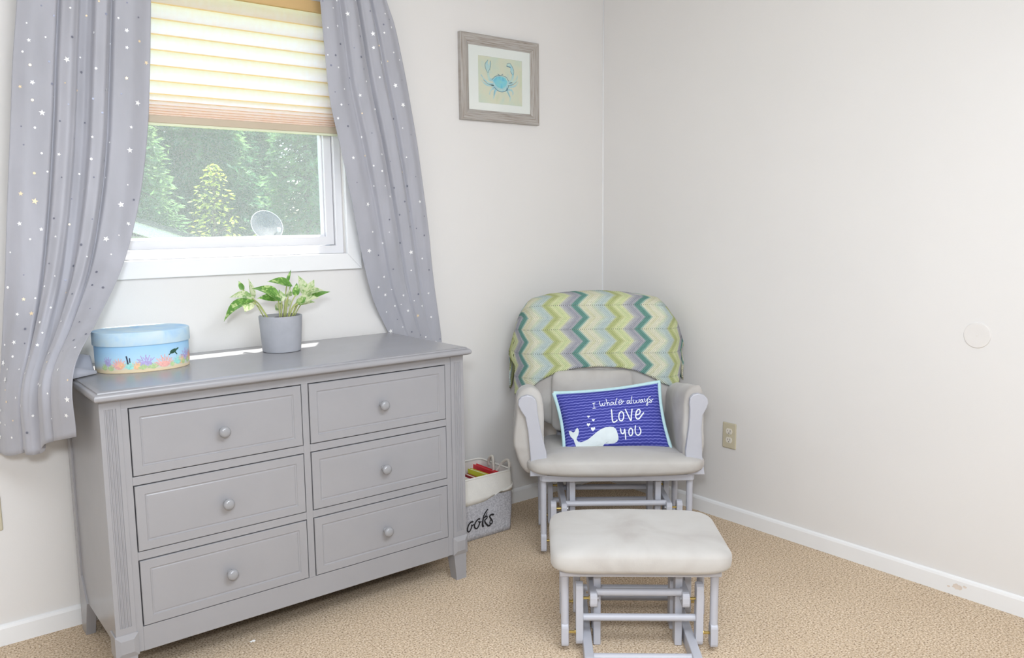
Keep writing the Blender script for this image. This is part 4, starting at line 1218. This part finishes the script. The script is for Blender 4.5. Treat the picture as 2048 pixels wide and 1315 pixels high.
# ------------------------------------------------------------------ glider mechanism shared by chair and ottoman
def rail_prism(u0, u1, pts):                            # outline in (v,z), extruded across u
    bm = bmesh.new(); prism(bm, pts, u0, u1, 'x', 0.003); return bm
def rounded(v0, v1, z0, z1, r, which='both'):
    out = []
    for cx, cz, a0 in ((v1 - r, z0 + r, -90), (v1 - r, z1 - r, 0), (v0 + r, z1 - r, 90), (v0 + r, z0 + r, 180)):
        for i in range(4): 
            a = R(a0 + 30 * i); out.append((cx + r * math.cos(a), cz + r * math.sin(a)))
    return out
def mech(par, P_, B_, C_, D_, E_, vb, zs, zc, cx=0.0, rear=None):
    for sg in (-1, 1):
        for v0, d in ((0.0, 1), (vb, -1)):
            bm = bmesh.new(); tube(bm, [(cx + sg * P_, v0 + d * .018, .088), (cx + sg * P_, v0 + d * .016, zs)], .0125, 14); pst = obj('hanging_post', bm, M['glider'], par, True)
            autosmooth(pst)
            va, vz = sorted((v0, v0 + d * .038))
            obj('post_block', rail_prism(cx + sg * P_ - .0115, cx + sg * P_ + .0115, rounded(va, vz, .018, .092, .012)), M['glider'], par)
            va, vz = sorted((v0 + d * .002, v0 + d * .040))
            obj('link_arm', rail_prism(cx + sg * B_ - .0115, cx + sg * B_ + .0115, rounded(va, vz, .022, .224, .018)), M['glider'], par)
            for ua, ub, zz, mt in ((B_ + .010, P_ - .010, .060, 'brass'), (C_ + .010, B_ - .010, zc - .012, 'brass')):
                bm = bmesh.new(); tube(bm, [(cx + sg * ua, v0 + d * .020, zz), (cx + sg * ub, v0 + d * .020, zz)], .0045, 10); tube(bm, [(cx + sg * ua, v0 + d * .020, zz), (cx + sg * (ua + .004), v0 + d * .020, zz)], .0085, 12)
                obj('bolt', bm, M[mt], par)
            bm = bmesh.new(); tube(bm, [(cx + sg * (C_ - .016), v0 + d * .020, zc - .012), (cx + sg * (C_ - .0105), v0 + d * .020, zc - .012)], .008, 10); obj('nut', bm, M['steel'], par)
            va, vz = sorted((v0 + d * .050, v0 + d * .095))
            obj('upright', rail_prism(cx + sg * D_ - .0115, cx + sg * D_ + .0115, [(va, .002), (vz, .002), (vz, zs - .02), (va, zs - .02)]), M['glider'], par)
        obj('upper_rail', rail_prism(cx + sg * C_ - .0115, cx + sg * C_ + .0115, rounded(-.004, vb + .004, zc - .036, zc + .012, .016)), M['glider'], par)
        obj('floor_rail', rail_prism(cx + sg * E_ - .014, cx + sg * E_ + .014, rounded(-.115, vb + .10, .0, .046, .010)), M['glider'], par)
    for v0, d in ((0.0, 1), (vb, -1)):
        za_, zb_ = (rear if rear and d < 0 else (zc + .004, .108))
        bm = bmesh.new(); tube(bm, [(cx - C_ + .008, v0 + d * .028, za_), (cx + C_ - .008, v0 + d * .028, za_)], .0115, 14); autosmooth(obj('crossbar', bm, M['glider'], par))
        bm = bmesh.new(); tube(bm, [(cx - B_ + .008, v0 + d * .022, zb_), (cx + B_ - .008, v0 + d * .022, zb_)], .0115, 14); autosmooth(obj('crossbar', bm, M['glider'], par))
        vv0 = v0 - d * .075
        bm = bmesh.new(); tube(bm, [(cx - E_ + .010, vv0, .030), (cx + E_ - .010, vv0, .030)], .0115, 14); autosmooth(obj('crossbar', bm, M['glider'], par))

# ------------------------------------------------------------------ ottoman
ot = thing('gliding_ottoman', 'grey gliding ottoman with padded suede top in front of the glider', 'ottoman', (-1.162, -1.337, 0), R(-40.46))
mech(ot, .229, .184, .141, .127, .160, .250, .262, .183)
bm = bmesh.new()
box(bm, -.245, .245, -.012, .030, .252, .270, .004); obj('frame_rail', bm, M['glider'], ot)
obj('frame_rail', B(-.245, .245, .220, .262, .252, .270, bev=.004), M['glider'], ot)
obj('frame_rail', B(-.245, -.20, .03, .22, .252, .270, bev=.003), M['glider'], ot); obj('frame_rail', B(.20, .245, .03, .22, .252, .270, bev=.003), M['glider'], ot)
bm = bmesh.new()
def ow(p):
    x, y, z = p
    z = z + 0.006 * (1 - (x / .272) ** 2) * (1 if z > 0 else 0) + 0.0025 * mnoise.noise(Vector((x * 9, y * 9, 2)))
    return Vector((x + .003 * mnoise.noise(Vector((y * 14, z * 20, 1))), y + .128, z + .313))
superq(bm, .274, .200, .046, 0.55, 0.24, 72, 26, ow)
obj('cushion', bm, M['suede'], ot, True)

# ------------------------------------------------------------------ glider chair
GA = R(-38.5)
gl = thing('glider_chair', 'grey wooden glider chair with pale suede cushions in the corner', 'chair', (-.674, -.763, 0), GA)
mech(gl, .290, .250, .208, .172, .230, .330, .316, .205, 0.0, (.186, .128))
bm = bmesh.new(); pts = [(u, v) for u, v in rounded(-.305, .305, -.014, .046, .020)]; prism(bm, pts, .311, .337, 'z', .004); obj('seat_rail', bm, M['glider'], gl)
bm = bmesh.new(); prism(bm, rounded(-.305, .305, .400, .450, .015), .311, .337, 'z', .004); obj('seat_rail', bm, M['glider'], gl)
for s_ in (-1, 1):
    obj('side_rail', B(s_ * .285 - .02, s_ * .285 + .02, .046, .40, .311, .337, bev=.003), M['glider'], gl)
for i in range(5):
    v_ = .09 + i * .068; obj('seat_slat', B(-.266, .266, v_ - .022, v_ + .022, .322, .336, bev=.002), M['glider'], gl)
# front board of each arm, scrolled at the top
AB = [(-.343, .337), (-.341, .41), (-.346, .47), (-.350, .52), (-.360, .574), (-.377, .600), (-.387, .622), (-.386, .640), (-.374, .654), (-.352, .661), (-.331, .656), (-.318, .642), (-.314, .622), (-.313, .60), (-.309, .57), (-.302, .53), (-.290, .48), (-.278, .43), (-.274, .337)]
AC = -.012
def side(p, sg, slim=False):
    if sg < 0: return (p[0], p[1])
    u = 2 * AC - p[0] - .006
    if slim and u > .325: u = .325 + (u - .325) * .30
    if not slim: u += .004 - .125 * (p[1] - .53)
    return (u, p[1])
PADL = [(-.292, .38), (-.287, .46), (-.287, .55), (-.289, .62), (-.303, .668), (-.338, .690), (-.374, .676), (-.394, .64), (-.397, .58), (-.404, .52), (-.408, .46), (-.398, .42), (-.380, .375), (-.356, .345), (-.338, .340), (-.328, .350), (-.325, .39)]
for sg in (-1, 1):
    bm = bmesh.new(); prism(bm, [side(p, sg) for p in AB], -.022, .002, 'y', .004); obj('arm_board', bm, M['glider'], gl)
    bm = bmesh.new()
    base = spl(PADL + [PADL[0]])[:-1]
    cxm = sum(p[0] for p in base) / len(base); czm = sum(p[1] for p in base) / len(base)
    rings = []
    for v_, sc_ in ((.002, .80), (.005, .90), (.011, .97), (.022, 1.0), (.10, 1.0), (.20, 1.01), (.30, 1.0), (.40, 1.0), (.435, .96), (.452, .86)):
        ring = []
        for p in base:
            q = side((cxm + (p[0] - cxm) * sc_, czm + (p[1] - czm) * sc_), sg, True)
            wob = .006 * mnoise.noise(Vector((q[1] * 12, v_ * 12, 3 * sg)))
            lift = -0.06 * max(0, .03 - v_) if q[1] < .40 else 0
            ring.append(bm.verts.new((q[0] + wob, v_ , q[1] + wob * .5 - .17 * v_ * max(0, (q[1] - .40) / .29))))
        rings.append(ring)
    n = len(base); fs = [bm.faces.new(rings[0]), bm.faces.new(rings[-1])]
    for a_, b_ in zip(rings, rings[1:]):
        for i in range(n): fs.append(bm.faces.new((a_[i], a_[(i + 1) % n], b_[(i + 1) % n], b_[i])))
    bmesh.ops.recalc_face_normals(bm, faces=fs)
    autosmooth(obj('arm_pad', bm, M['suede'], gl), 50)
    bm = bmesh.new(); box(bm, sg * .318 - .018 - .012, sg * .318 + .018 - .012, .385, .42, .337, .555, .004); obj('rear_arm_post', bm, M['glider'], gl)
# cushions
bm = bmesh.new()
def sw(p):
    x, y, z = p
    k_ = max(0.0, min(1.0, (y + .19) / .06)); k_ = k_ * k_ * (3 - 2 * k_)      # full width in front of the arms, narrower between them
    z += (.006 * (1 - (x / .36) ** 2) if z > 0 else -.006 * (1 - (x / .36) ** 2)) + .004 * mnoise.noise(Vector((x * 7, y * 7, 1)))
    top = max(0.0, z / .05)
    z -= top * (.012 + .085 * max(0, y + .17))                                # hollowed behind the front lip
    return Vector((x * (1.0 - .225 * k_) - .006, y + .195, z + .381))
superq(bm, .356, .268, .050, 0.62, 0.30, 84, 30, sw)
obj('seat_cushion', bm, M['suede'], gl, True)
vback = lambda z: .352 + .215 * (z - .42)               # front face of the back cushion
bm = bmesh.new()
def bw(p):                                              # x across, y up, z towards the sitter
    x, y, z = p
    zz = .715 + y
    return Vector((x - .018, vback(zz) + .062 - z + .10 * (abs(x) / .33) ** 3 * -0.25, zz + .004 * mnoise.noise(Vector((x * 8, y * 8, 4)))))
superq(bm, .322, .292, .062, 0.5, 0.5, 72, 26, bw)
obj('back_cushion', bm, M['suede'], gl, True)
bm = bmesh.new()
def lw(p):
    x, y, z = p
    zz = .555 + y
    cre = .006 * mnoise.noise(Vector((x * 14, zz * 26, 7)))
    return Vector((x - .062 + .02 * y, vback(zz) - .012 - z + cre, zz + .003 * mnoise.noise(Vector((x * 9, y * 9, 9)))))
superq(bm, .178, .128, .036, 0.55, 0.24, 60, 22, lw)
obj('lumbar_pad', bm, M['suede'], gl, True)
for s_ in (-.20, .17):                                  # hidden back posts
    bm = bmesh.new(); tube(bm, [(s_, .43, .33), (s_, vback(.6) + .135, .6), (s_, vback(.94) + .135, .94)], .014, 10); obj('back_post', bm, M['glider'], gl, True)
bm = bmesh.new(); tube(bm, [(-.20, vback(.93) + .135, .93), (.17, vback(.93) + .135, .93)], .013, 10); obj('back_rail', bm, M['glider'], gl, True)

GM = Matrix.Translation((-.674, -.763, 0)) @ Matrix.Rotation(GA, 4, 'Z')

# ------------------------------------------------------------------ chevron blanket over the chair back
bl = thing('chevron_blanket', 'crocheted zigzag blanket in green, yellow and grey over the glider back', 'blanket', GM @ Vector((-.02, .45, .60)), GA)
def interp(tab, x):
    if x <= tab[0][0]: return tab[0][1]
    for (a, b), (c_, d) in zip(tab, tab[1:]):
        if x <= c_: return b + (d - b) * (x - a) / (c_ - a)
    return tab[-1][1]
TOPT = [(-.418, .745), (-.405, .80), (-.385, .870), (-.36, .925), (-.335, .963), (-.314, .980), (-.237, 1.000), (-.122, 1.010), (-.014, 1.013), (.081, 1.006), (.175, .993), (.243, .980), (.277, .948), (.298, .912), (.329, .872), (.348, .82), (.360, .775)]
BOTT = [(-.418, .735), (-.405, .715), (-.394, .690), (-.3935, .570), (-.38, .565), (-.365, .585), (-.345, .592), (-.326, .611), (-.289, .640), (-.215, .674), (-.128, .692), (-.021, .697), (.073, .691), (.127, .679), (.194, .652), (.248, .622), (.289, .604), (.315, .610), (.338, .66), (.342, .755), (.360, .765)]
US = sorted(set([-.418 + (.778) * i / 90 for i in range(91)] + [-.3942, -.3938, -.3936, -.3934, .3405, .3425]))
bm = bmesh.new(); lay = bm.loops.layers.uv.verify()
NB = 44
cols = []
for U in US:
    zt, zb = interp(TOPT, U), interp(BOTT, U)
    zt = max(zt, zb + .012)
    x_ = abs(U + .028); curl = 0.9 * max(0, x_ - .285) ** 1.15 + 2.2 * max(0, x_ - .335) ** 1.3
    col = []
    L = 0.0; prev = None
    rad = .062 if x_ < .30 else .062 * max(.25, 1 - (x_ - .30) * 7)
    zf = zt - min(rad, (zt - zb) * .5)
    path = []
    for j in range(NB + 1):
        b = j / NB
        if b <= .68:
            z = zb + (zf - zb) * b / .68; v = vback(z) - .014
        elif b <= .86:
            a = PI * (b - .68) / .18; z = zf + (zt - zf) * math.sin(a); v = vback(zf) - .014 + (rad + .03) * (1 - math.cos(a))
        else:
            z = zf - (b - .86) / .14 * .16; v = vback(zf) - .014 + 2 * (rad + .03)
        wr = .010 * mnoise.noise(Vector((U * 16, z * 5, 3))) * min(1, max(0, (x_ - .24) * 9)) + .0035 * mnoise.noise(Vector((U * 8, z * 7, 8)))
        du = .008 * mnoise.noise(Vector((U * 9, z * 16, 12))) * min(1, max(0, (x_ - .28) * 12))
        p = Vector((U + du, v + curl * (1 if b <= .68 else max(0, 1 - (b - .68) * 4)) + wr, z))
        path.append(p)
    for p in path: col.append(bm.verts.new(p - Vector((-.02, .45, .60))))
    # length along the cloth, measured from the row of eyelets
    ls = [0.0]
    for a, b in zip(path, path[1:]): ls.append(ls[-1] + (b - a).length)
    cols.append((U, col, [path[0].z - .86 + q for q in ls], curl))
for (Ua, ca, la, k1), (Ub, cb_, lb, k2) in zip(cols, cols[1:]):
    for j in range(NB):
        f = bm.faces.new((ca[j], cb_[j], cb_[j + 1], ca[j + 1]))
        uvs = ((Ua, la[j], k1), (Ub, lb[j], k2), (Ub, lb[j + 1], k2), (Ua, la[j + 1], k1))
        for lp, (a, b, k_) in zip(f.loops, uvs):
            lp[lay].uv = (a + math.copysign(k_, a) + .145 + .88 * .275, b)
kn = obj('knitted_cloth', bm, M['blanket'], bl, True)
md = kn.modifiers.new('thickness', 'SOLIDIFY'); md.thickness = 0.006; md.offset = 1

# ------------------------------------------------------------------ whale pillow
QB = [Vector((-.232, .262, .607)), Vector((.206, .262, .650)), Vector((-.196, .150, .372)), Vector((.238, .150, .398))]   # TL TR BL BR in the chair's frame
wc = GM @ Vector((0.01, .16, .40))
wpil = thing('whale_pillow', 'navy whale pillow with white lettering and aqua edge on the glider', 'pillow', wc, GA)
WO = Vector((0.01, .16, .40))
nrm_ = ((QB[1] - QB[0]).cross(QB[2] - QB[0])).normalized()
if nrm_.y > 0: nrm_ = -nrm_
def pil(s, t, lift=0.0, side_=1, inset=1.0):
    """s,t in -1..1 (t=+1 top) on the front (side_=1) or back of the pillow"""
    a, b = (s + 1) / 2, (t + 1) / 2
    p = QB[2].lerp(QB[3], a).lerp(QB[0].lerp(QB[1], a), b)
    e = QB[3] - QB[2]; e.normalize(); u_ = (QB[0] - QB[2]).normalized()
    p = p - e * (.012 * s * (1 - t * t)) - u_ * (.011 * t * (1 - s * s))        # sides drawn in between the corners
    th = .058 * (max(0, 1 - abs(s) ** 2.4) * max(0, 1 - abs(t) ** 2.4)) ** .5
    th += .0018 * mnoise.noise(Vector((s * 5, t * 4, 2))) * min(1, th * 60)
    return p + nrm_ * (side_ * th + lift) - WO
bm = bmesh.new()
grid(bm, 44, 30, lambda u, v: pil(u * 2 - 1, v * 2 - 1), lambda u, v: (u * .43, v * .26))
grid(bm, 44, 30, lambda u, v: pil(u * 2 - 1, v * 2 - 1, 0, -1), lambda u, v: (u * .43, v * .26), mi=1, flip=True)
bmesh.ops.remove_doubles(bm, verts=bm.verts, dist=1e-5)
bmesh.ops.recalc_face_normals(bm, faces=bm.faces)
pb = obj('pillow_body', bm, None, wpil, True, mats=[M['navy'], M['navy_back']])
edge = [(-1 + 2 * i / 24, 1) for i in range(25)] + [(1, 1 - 2 * i / 16) for i in range(1, 17)] + [(1 - 2 * i / 24, -1) for i in range(1, 25)] + [(-1, -1 + 2 * i / 16) for i in range(1, 17)]
rings = []
bm = bmesh.new(); pts = [pil(s * 1.012, t * 1.02) for s, t in edge]; tube(bm, pts, .0082, 8, cap=False); obj('aqua_piping', bm, M['piping'], wpil, True)
# the photograph's view of the print -> pillow s,t (inverse bilinear over the four corners)
CQ = [(1114.3, 788.4), (1315.0, 769.4), (1131.0, 899.5), (1338.0, 893.0)]
def inv(px, py):
    a, b = .5, .5
    for _ in range(12):
        X = lambda i: (CQ[2][i] * (1 - a) + CQ[3][i] * a) * (1 - b) + (CQ[0][i] * (1 - a) + CQ[1][i] * a) * b
        fx, fy = X(0) - px, X(1) - py
        dxa = (CQ[3][0] - CQ[2][0]) * (1 - b) + (CQ[1][0] - CQ[0][0]) * b; dxb = (CQ[0][0] - CQ[2][0]) * (1 - a) + (CQ[1][0] - CQ[3][0]) * a
        dya = (CQ[3][1] - CQ[2][1]) * (1 - b) + (CQ[1][1] - CQ[0][1]) * b; dyb = (CQ[0][1] - CQ[2][1]) * (1 - a) + (CQ[1][1] - CQ[3][1]) * a
        dt = dxa * dyb - dxb * dya
        a -= (fx * dyb - fy * dxb) / dt; b -= (fy * dxa - fx * dya) / dt
    return (2 * a - 1, 2 * b - 1)
HS, HT = .2165, .131                                      # half sizes in metres, so strokes keep an even width
psf = lambda x, y, l: pil(x / HS, y / HT, l)
def z1(p): s, t = inv(1175 + p[0] * .07983, 785 + p[1] * .07983); return (s * HS, t * HT)
def z2(p): s, t = inv(1110 + p[0] * .06843, 820 + p[1] * .06843); return (s * HS, t * HT)
line1 = [[(122, 318), (182, 302)], [(152, 308), (150, 375), (156, 440)], [(118, 450), (196, 432)],
    [(290, 268), (298, 335), (320, 385), (350, 370), (365, 318), (368, 360), (395, 385), (420, 350), (428, 288)],
    [(455, 205), (472, 290), (488, 370)], [(484, 335), (505, 292), (526, 302), (538, 352), (565, 368)],
    [(628, 296), (592, 288), (572, 325), (585, 362), (618, 345), (632, 292), (642, 345), (670, 358)],
    [(726, 190), (702, 260), (686, 320), (694, 352), (725, 342)],
    [(774, 312), (832, 294), (850, 256), (818, 238), (780, 268), (770, 318), (800, 354), (846, 330), (892, 266)],
    [(1032, 258), (992, 260), (975, 308), (995, 338), (1026, 312), (1036, 262), (1044, 325), (1072, 340)],
    [(1100, 155), (1085, 230), (1080, 300), (1098, 335)],
    [(1130, 245), (1142, 308), (1172, 333), (1200, 308), (1210, 262), (1220, 308), (1250, 325), (1282, 290), (1290, 240)],
    [(1366, 242), (1332, 246), (1310, 285), (1325, 318), (1358, 295), (1370, 244), (1380, 296), (1408, 303)],
    [(1420, 218), (1430, 275), (1460, 288), (1488, 250), (1500, 212), (1506, 300), (1514, 355), (1496, 386), (1474, 362), (1500, 326), (1538, 304)],
    [(1572, 165), (1530, 190), (1540, 232), (1592, 262), (1606, 302), (1574, 320), (1556, 294), (1650, 228)]]
line2 = [[(585, 488), (596, 620), (606, 745), (634, 795), (690, 780), (722, 752)], ell(832, 655, 62, 112, 24, 0.06), [(935, 488), (1000, 620), (1076, 760), (1090, 620), (1106, 488)],
    [(1225, 626), (1288, 600), (1316, 542), (1290, 492), (1240, 512), (1206, 590), (1202, 670), (1236, 724), (1290, 712), (1340, 650), (1402, 575)]]
line3 = [[(810, 958), (824, 1040), (860, 1075), (898, 1048), (914, 968), (932, 1080), (940, 1198)], ell(1068, 1035, 48, 86, 22, 0.05), [(1190, 893), (1178, 1000), (1200, 1082), (1250, 1110), (1300, 1080), (1322, 1010), (1290, 930)]]
for ls_, w_, cuts in ((line1, .0027, (3, 1, 2, 1, 1, 1, 1, 1, 1, 1, 1, 1)), (line2, .0052, (1, 1, 1, 1)), (line3, .0050, (1, 1, 1))):
    it = iter(ls_)
    for n_ in cuts:                                       # one mesh per letter
        bm = bmesh.new()
        for _ in range(n_): ribbon(bm, spl([z1(p) for p in next(it)]), w_, psf, .0016)
        obj('letter', bm, M['white_print'], wpil)
WH = [(365, 570), (440, 590), (500, 632), (545, 612), (575, 555), (620, 515), (655, 560), (668, 610), (660, 690), (620, 770), (610, 820), (660, 880), (740, 905), (860, 880), (960, 840), (1080, 760), (1200, 670), (1320, 600), (1450, 555), (1580, 540), (1680, 550), (1750, 600), (1790, 670), (1830, 800), (1840, 880), (1800, 950), (1720, 990), (1600, 995), (1440, 990), (1400, 1040), (1320, 1080), (1200, 1100), (960, 1122), (760, 1136), (700, 1090), (620, 1010), (560, 900), (520, 810), (440, 740), (390, 660)]
bm = bmesh.new()
# the whale is laid on in small triangles so that it follows the pillow's bulge
polygon(bm, [z2(p) for p in WH], lambda x, y, l: Vector((x, y, 0)))
bmesh.ops.subdivide_edges(bm, edges=bm.edges, cuts=3, use_grid_fill=True)
bmesh.ops.triangulate(bm, faces=bm.faces)
for v_ in bm.verts: v_.co = psf(v_.co.x, v_.co.y, .0016)
obj('whale_print', bm, M['whale_print'], wpil)
bm = bmesh.new(); ribbon(bm, spl([z2(p) for p in [(1480, 972), (1515, 955), (1545, 945)]]), .0014, psf, .0022)
ribbon(bm, spl([z2(p) for p in [(1180, 1095), (1270, 1080), (1330, 1060)]]), .0030, psf, .0022)
obj('whale_marking', bm, M['grey_print'], wpil)
for cx_, cy_, r_ in ((955, 235, 42), (1093, 337, 46), (950, 458, 56), (1085, 585, 70)):
    pts = []
    for i in range(20):
        a = 2 * PI * i / 20
        hx, hy = 16 * math.sin(a) ** 3, 13 * math.cos(a) - 5 * math.cos(2 * a) - 2 * math.cos(3 * a) - math.cos(4 * a)
        pts.append(z2((cx_ + hx * r_ / 17 + hy * .1, cy_ - hy * r_ / 17)))
    bm = bmesh.new(); polygon(bm, pts, psf, .0017); obj('printed_heart', bm, M['white_print'], wpil)

# ------------------------------------------------------------------ book bin and its books
QX0, QX1, QY0, QY1, QH = -1.205, -.806, -.262, -.030, .266
bgx, bgy = (QX0 + QX1) / 2, (QY0 + QY1) / 2
bin_ = thing('fabric_bin', 'grey canvas book bin with white cuff and black lettering beside the dresser', 'basket', (bgx, bgy, 0))
def rrect(hx, hy, r, n=6):
    out = []
    for cx, cy, a0 in ((hx - r, hy - r, 0), (-hx + r, hy - r, 90), (-hx + r, -hy + r, 180), (hx - r, -hy + r, 270)):
        for i in range(n + 1):
            a = R(a0 + 90 * i / n); out.append((cx + r * math.cos(a), cy + r * math.sin(a)))
    # add points along the long sides
    res = []
    for i, p in enumerate(out):
        q = out[(i + 1) % len(out)]
        L = math.hypot(q[0] - p[0], q[1] - p[1]); k_ = max(1, int(L / .03))
        for j in range(k_): res.append((p[0] + (q[0] - p[0]) * j / k_, p[1] + (q[1] - p[1]) * j / k_))
    return res
HX, HY = (QX1 - QX0) / 2, (QY1 - QY0) / 2
base = rrect(HX, HY, .022)
def bulge(p, z): 
    k_ = .006 * math.sin(PI * z / QH) * (1 + .8 * mnoise.noise(Vector((p[0] * 9, p[1] * 9, z * 14))))
    return Vector((p[0] * (1 + k_ / HX), p[1] * (1 + k_ / HY), z))
def bag_loft(zs_, dd, close=False, wave=None):
    bm = bmesh.new(); rows = []
    for z in zs_:
        rows.append([bm.verts.new(bulge(p, z) * 1.0 + Vector((dd * math.copysign(1, p[0]) * (abs(p[0]) > HX - .023), dd * math.copysign(1, p[1]) * (abs(p[1]) > HY - .023), (wave(p) if wave and z == zs_[0] else 0)))) for p in base])
    n = len(base)
    for a, b in zip(rows, rows[1:]):
        for i in range(n): bm.faces.new((a[i], a[(i + 1) % n], b[(i + 1) % n], b[i]))
    if close: bm.faces.new(rows[0][::-1])
    return bm
o = obj('canvas_body', bag_loft([0.001 + i * .02 for i in range(10)], 0, True), M['canvas'], bin_, True)
o = obj('white_cuff', bag_loft([.168, .18, .20, .22, .24, .255, .262, QH], .0022, False, lambda p: -.010 + .05 * max(0, (p[0] - .04) / .16)), M['canvas_white'], bin_, True)
md = o.modifiers.new('thickness', 'SOLIDIFY'); md.thickness = .003; md.offset = -1
o = obj('lining', bag_loft([.004 + i * .0256 for i in range(11)], -.006, True), M['canvas_white'], bin_, True)
bm = bmesh.new(); pts = [bulge(p, QH) for p in base]; tube(bm, pts + [pts[0]], .0042, 8, cap=False); obj('rolled_rim', bm, M['canvas_white'], bin_, True)
hp = [(-.812, -.105, .250), (-.822, -.120, .285), (-.826, -.150, .304), (-.828, -.160, .272), (-.825, -.160, .236), (-.813, -.172, .248), (-.802, -.192, .280), (-.797, -.222, .298), (-.800, -.238, .280), (-.808, -.240, .250)]
bm = bmesh.new(); tube(bm, smooth_path([(a - bgx, b - bgy, c_) for a, b, c_ in hp], 7), .0062, 8); obj('rope_handle', bm, M['rope'], bin_, True)
hp = [(-1.198, -.19, .25), (-1.205, -.19, .29), (-1.208, -.145, .312), (-1.205, -.10, .29), (-1.198, -.10, .25)]
bm = bmesh.new(); tube(bm, smooth_path([(a - bgx, b - bgy, c_) for a, b, c_ in hp], 7), .0062, 8); obj('rope_handle', bm, M['rope'], bin_, True)
KB = .05325 / 452.0
def bk(p): return (p[0], p[1])
def bagxy(px, py):                                       # front of the bin, metres, from the lettering's outline
    return (-1.050 + (px - 160) * 1.130e-4 * 1.12 - bgx, 0.0552 + (1000 - py - (px - 160) * .29) * 1.13e-4 * 1.0)
bsf = lambda x, z, l: bulge((x, -HY), z) + Vector((0, -.0012 - l * .3, 0))
BK = [([(380, 672), (310, 690), (230, 780), (185, 900), (172, 1000), (205, 1072), (270, 1040), (320, 940), (348, 830), (322, 792), (365, 832), (410, 785)], (.0042, .0034)),
    ([(650, 556), (580, 580), (500, 680), (455, 800), (460, 890), (520, 945), (590, 910), (640, 800), (652, 705), (612, 655), (660, 690), (712, 665)], (.0042, .0034)),
    ([(985, 180), (890, 300), (822, 420), (792, 560), (780, 700), (786, 800), (812, 850)], (.003, .0058)), ([(945, 310), (890, 430), (830, 520), (880, 478), (940, 440), (946, 520), (890, 570), (862, 620), (880, 690), (950, 770), (1020, 822), (1090, 808)], (.002, .0050)),
    ([(1195, 378), (1120, 380), (1055, 440), (1075, 500), (1130, 570), (1182, 640), (1172, 720), (1130, 755), (1086, 720), (1090, 640), (1115, 600)], (.005, .0028)),
    ([(-70, 800), (-110, 950), (-120, 1100), (-105, 1190)], (.005, .005)), ([(-70, 800), (20, 790), (50, 860), (-60, 960), (40, 980), (60, 1080), (-20, 1170), (-105, 1190)], (.003, .004))]
it = iter(BK)
for cnt in (1, 1, 2, 1, 2):
    bm = bmesh.new()
    for _ in range(cnt):
        st, w_ = next(it)
        p2 = spl([bagxy(*p) for p in st]); n_ = len(p2)
        ribbon(bm, p2, [1.7 * (w_[0] + (w_[1] - w_[0]) * i / (n_ - 1)) for i in range(n_)], bsf, .0015)
    obj('letter', bm, M['ink'], bin_)

def book(label, mt, c, size, rz, tilt):
    """size = thickness, length, height; upright with pages on top"""
    t = thing('book', label, 'book', c, rz, 'books in the fabric bin')
    t.rotation_euler = (0, tilt, rz)
    a, l, h = size[0] / 2, size[1] / 2, size[2]
    bm = bmesh.new(); box(bm, -a, -a + .003, -l, l, 0, h, .0008); box(bm, a - .003, a, -l, l, 0, h, .0008); box(bm, -a, a, -l, -l + .003, 0, h, .0008); obj('cover', bm, M[mt], t)
    obj('page_block', B(-a + .0032, a - .0032, -l + .0032, l - .004, .003, h - .003), M['paper'] if mt != 'book_red' else M[mt], t)
book('red book standing at the right end of the fabric bin', 'book_red', (-.838, -.128, .006), (.020, .19, .240), 0, 0)
book('yellow-green book leaning beside the red book in the bin', 'book_yellow', (-.868, -.140, .006), (.016, .17, .234), R(4), R(-3))
book('dark red book lower than the yellow-green one in the bin', 'book_darkred', (-.903, -.140, .006), (.020, .17, .212), 0, 0)
book('white book with a printed cover at the left of the dark red book', 'book_white', (-.938, -.140, .006), (.034, .18, .206), 0, 0)
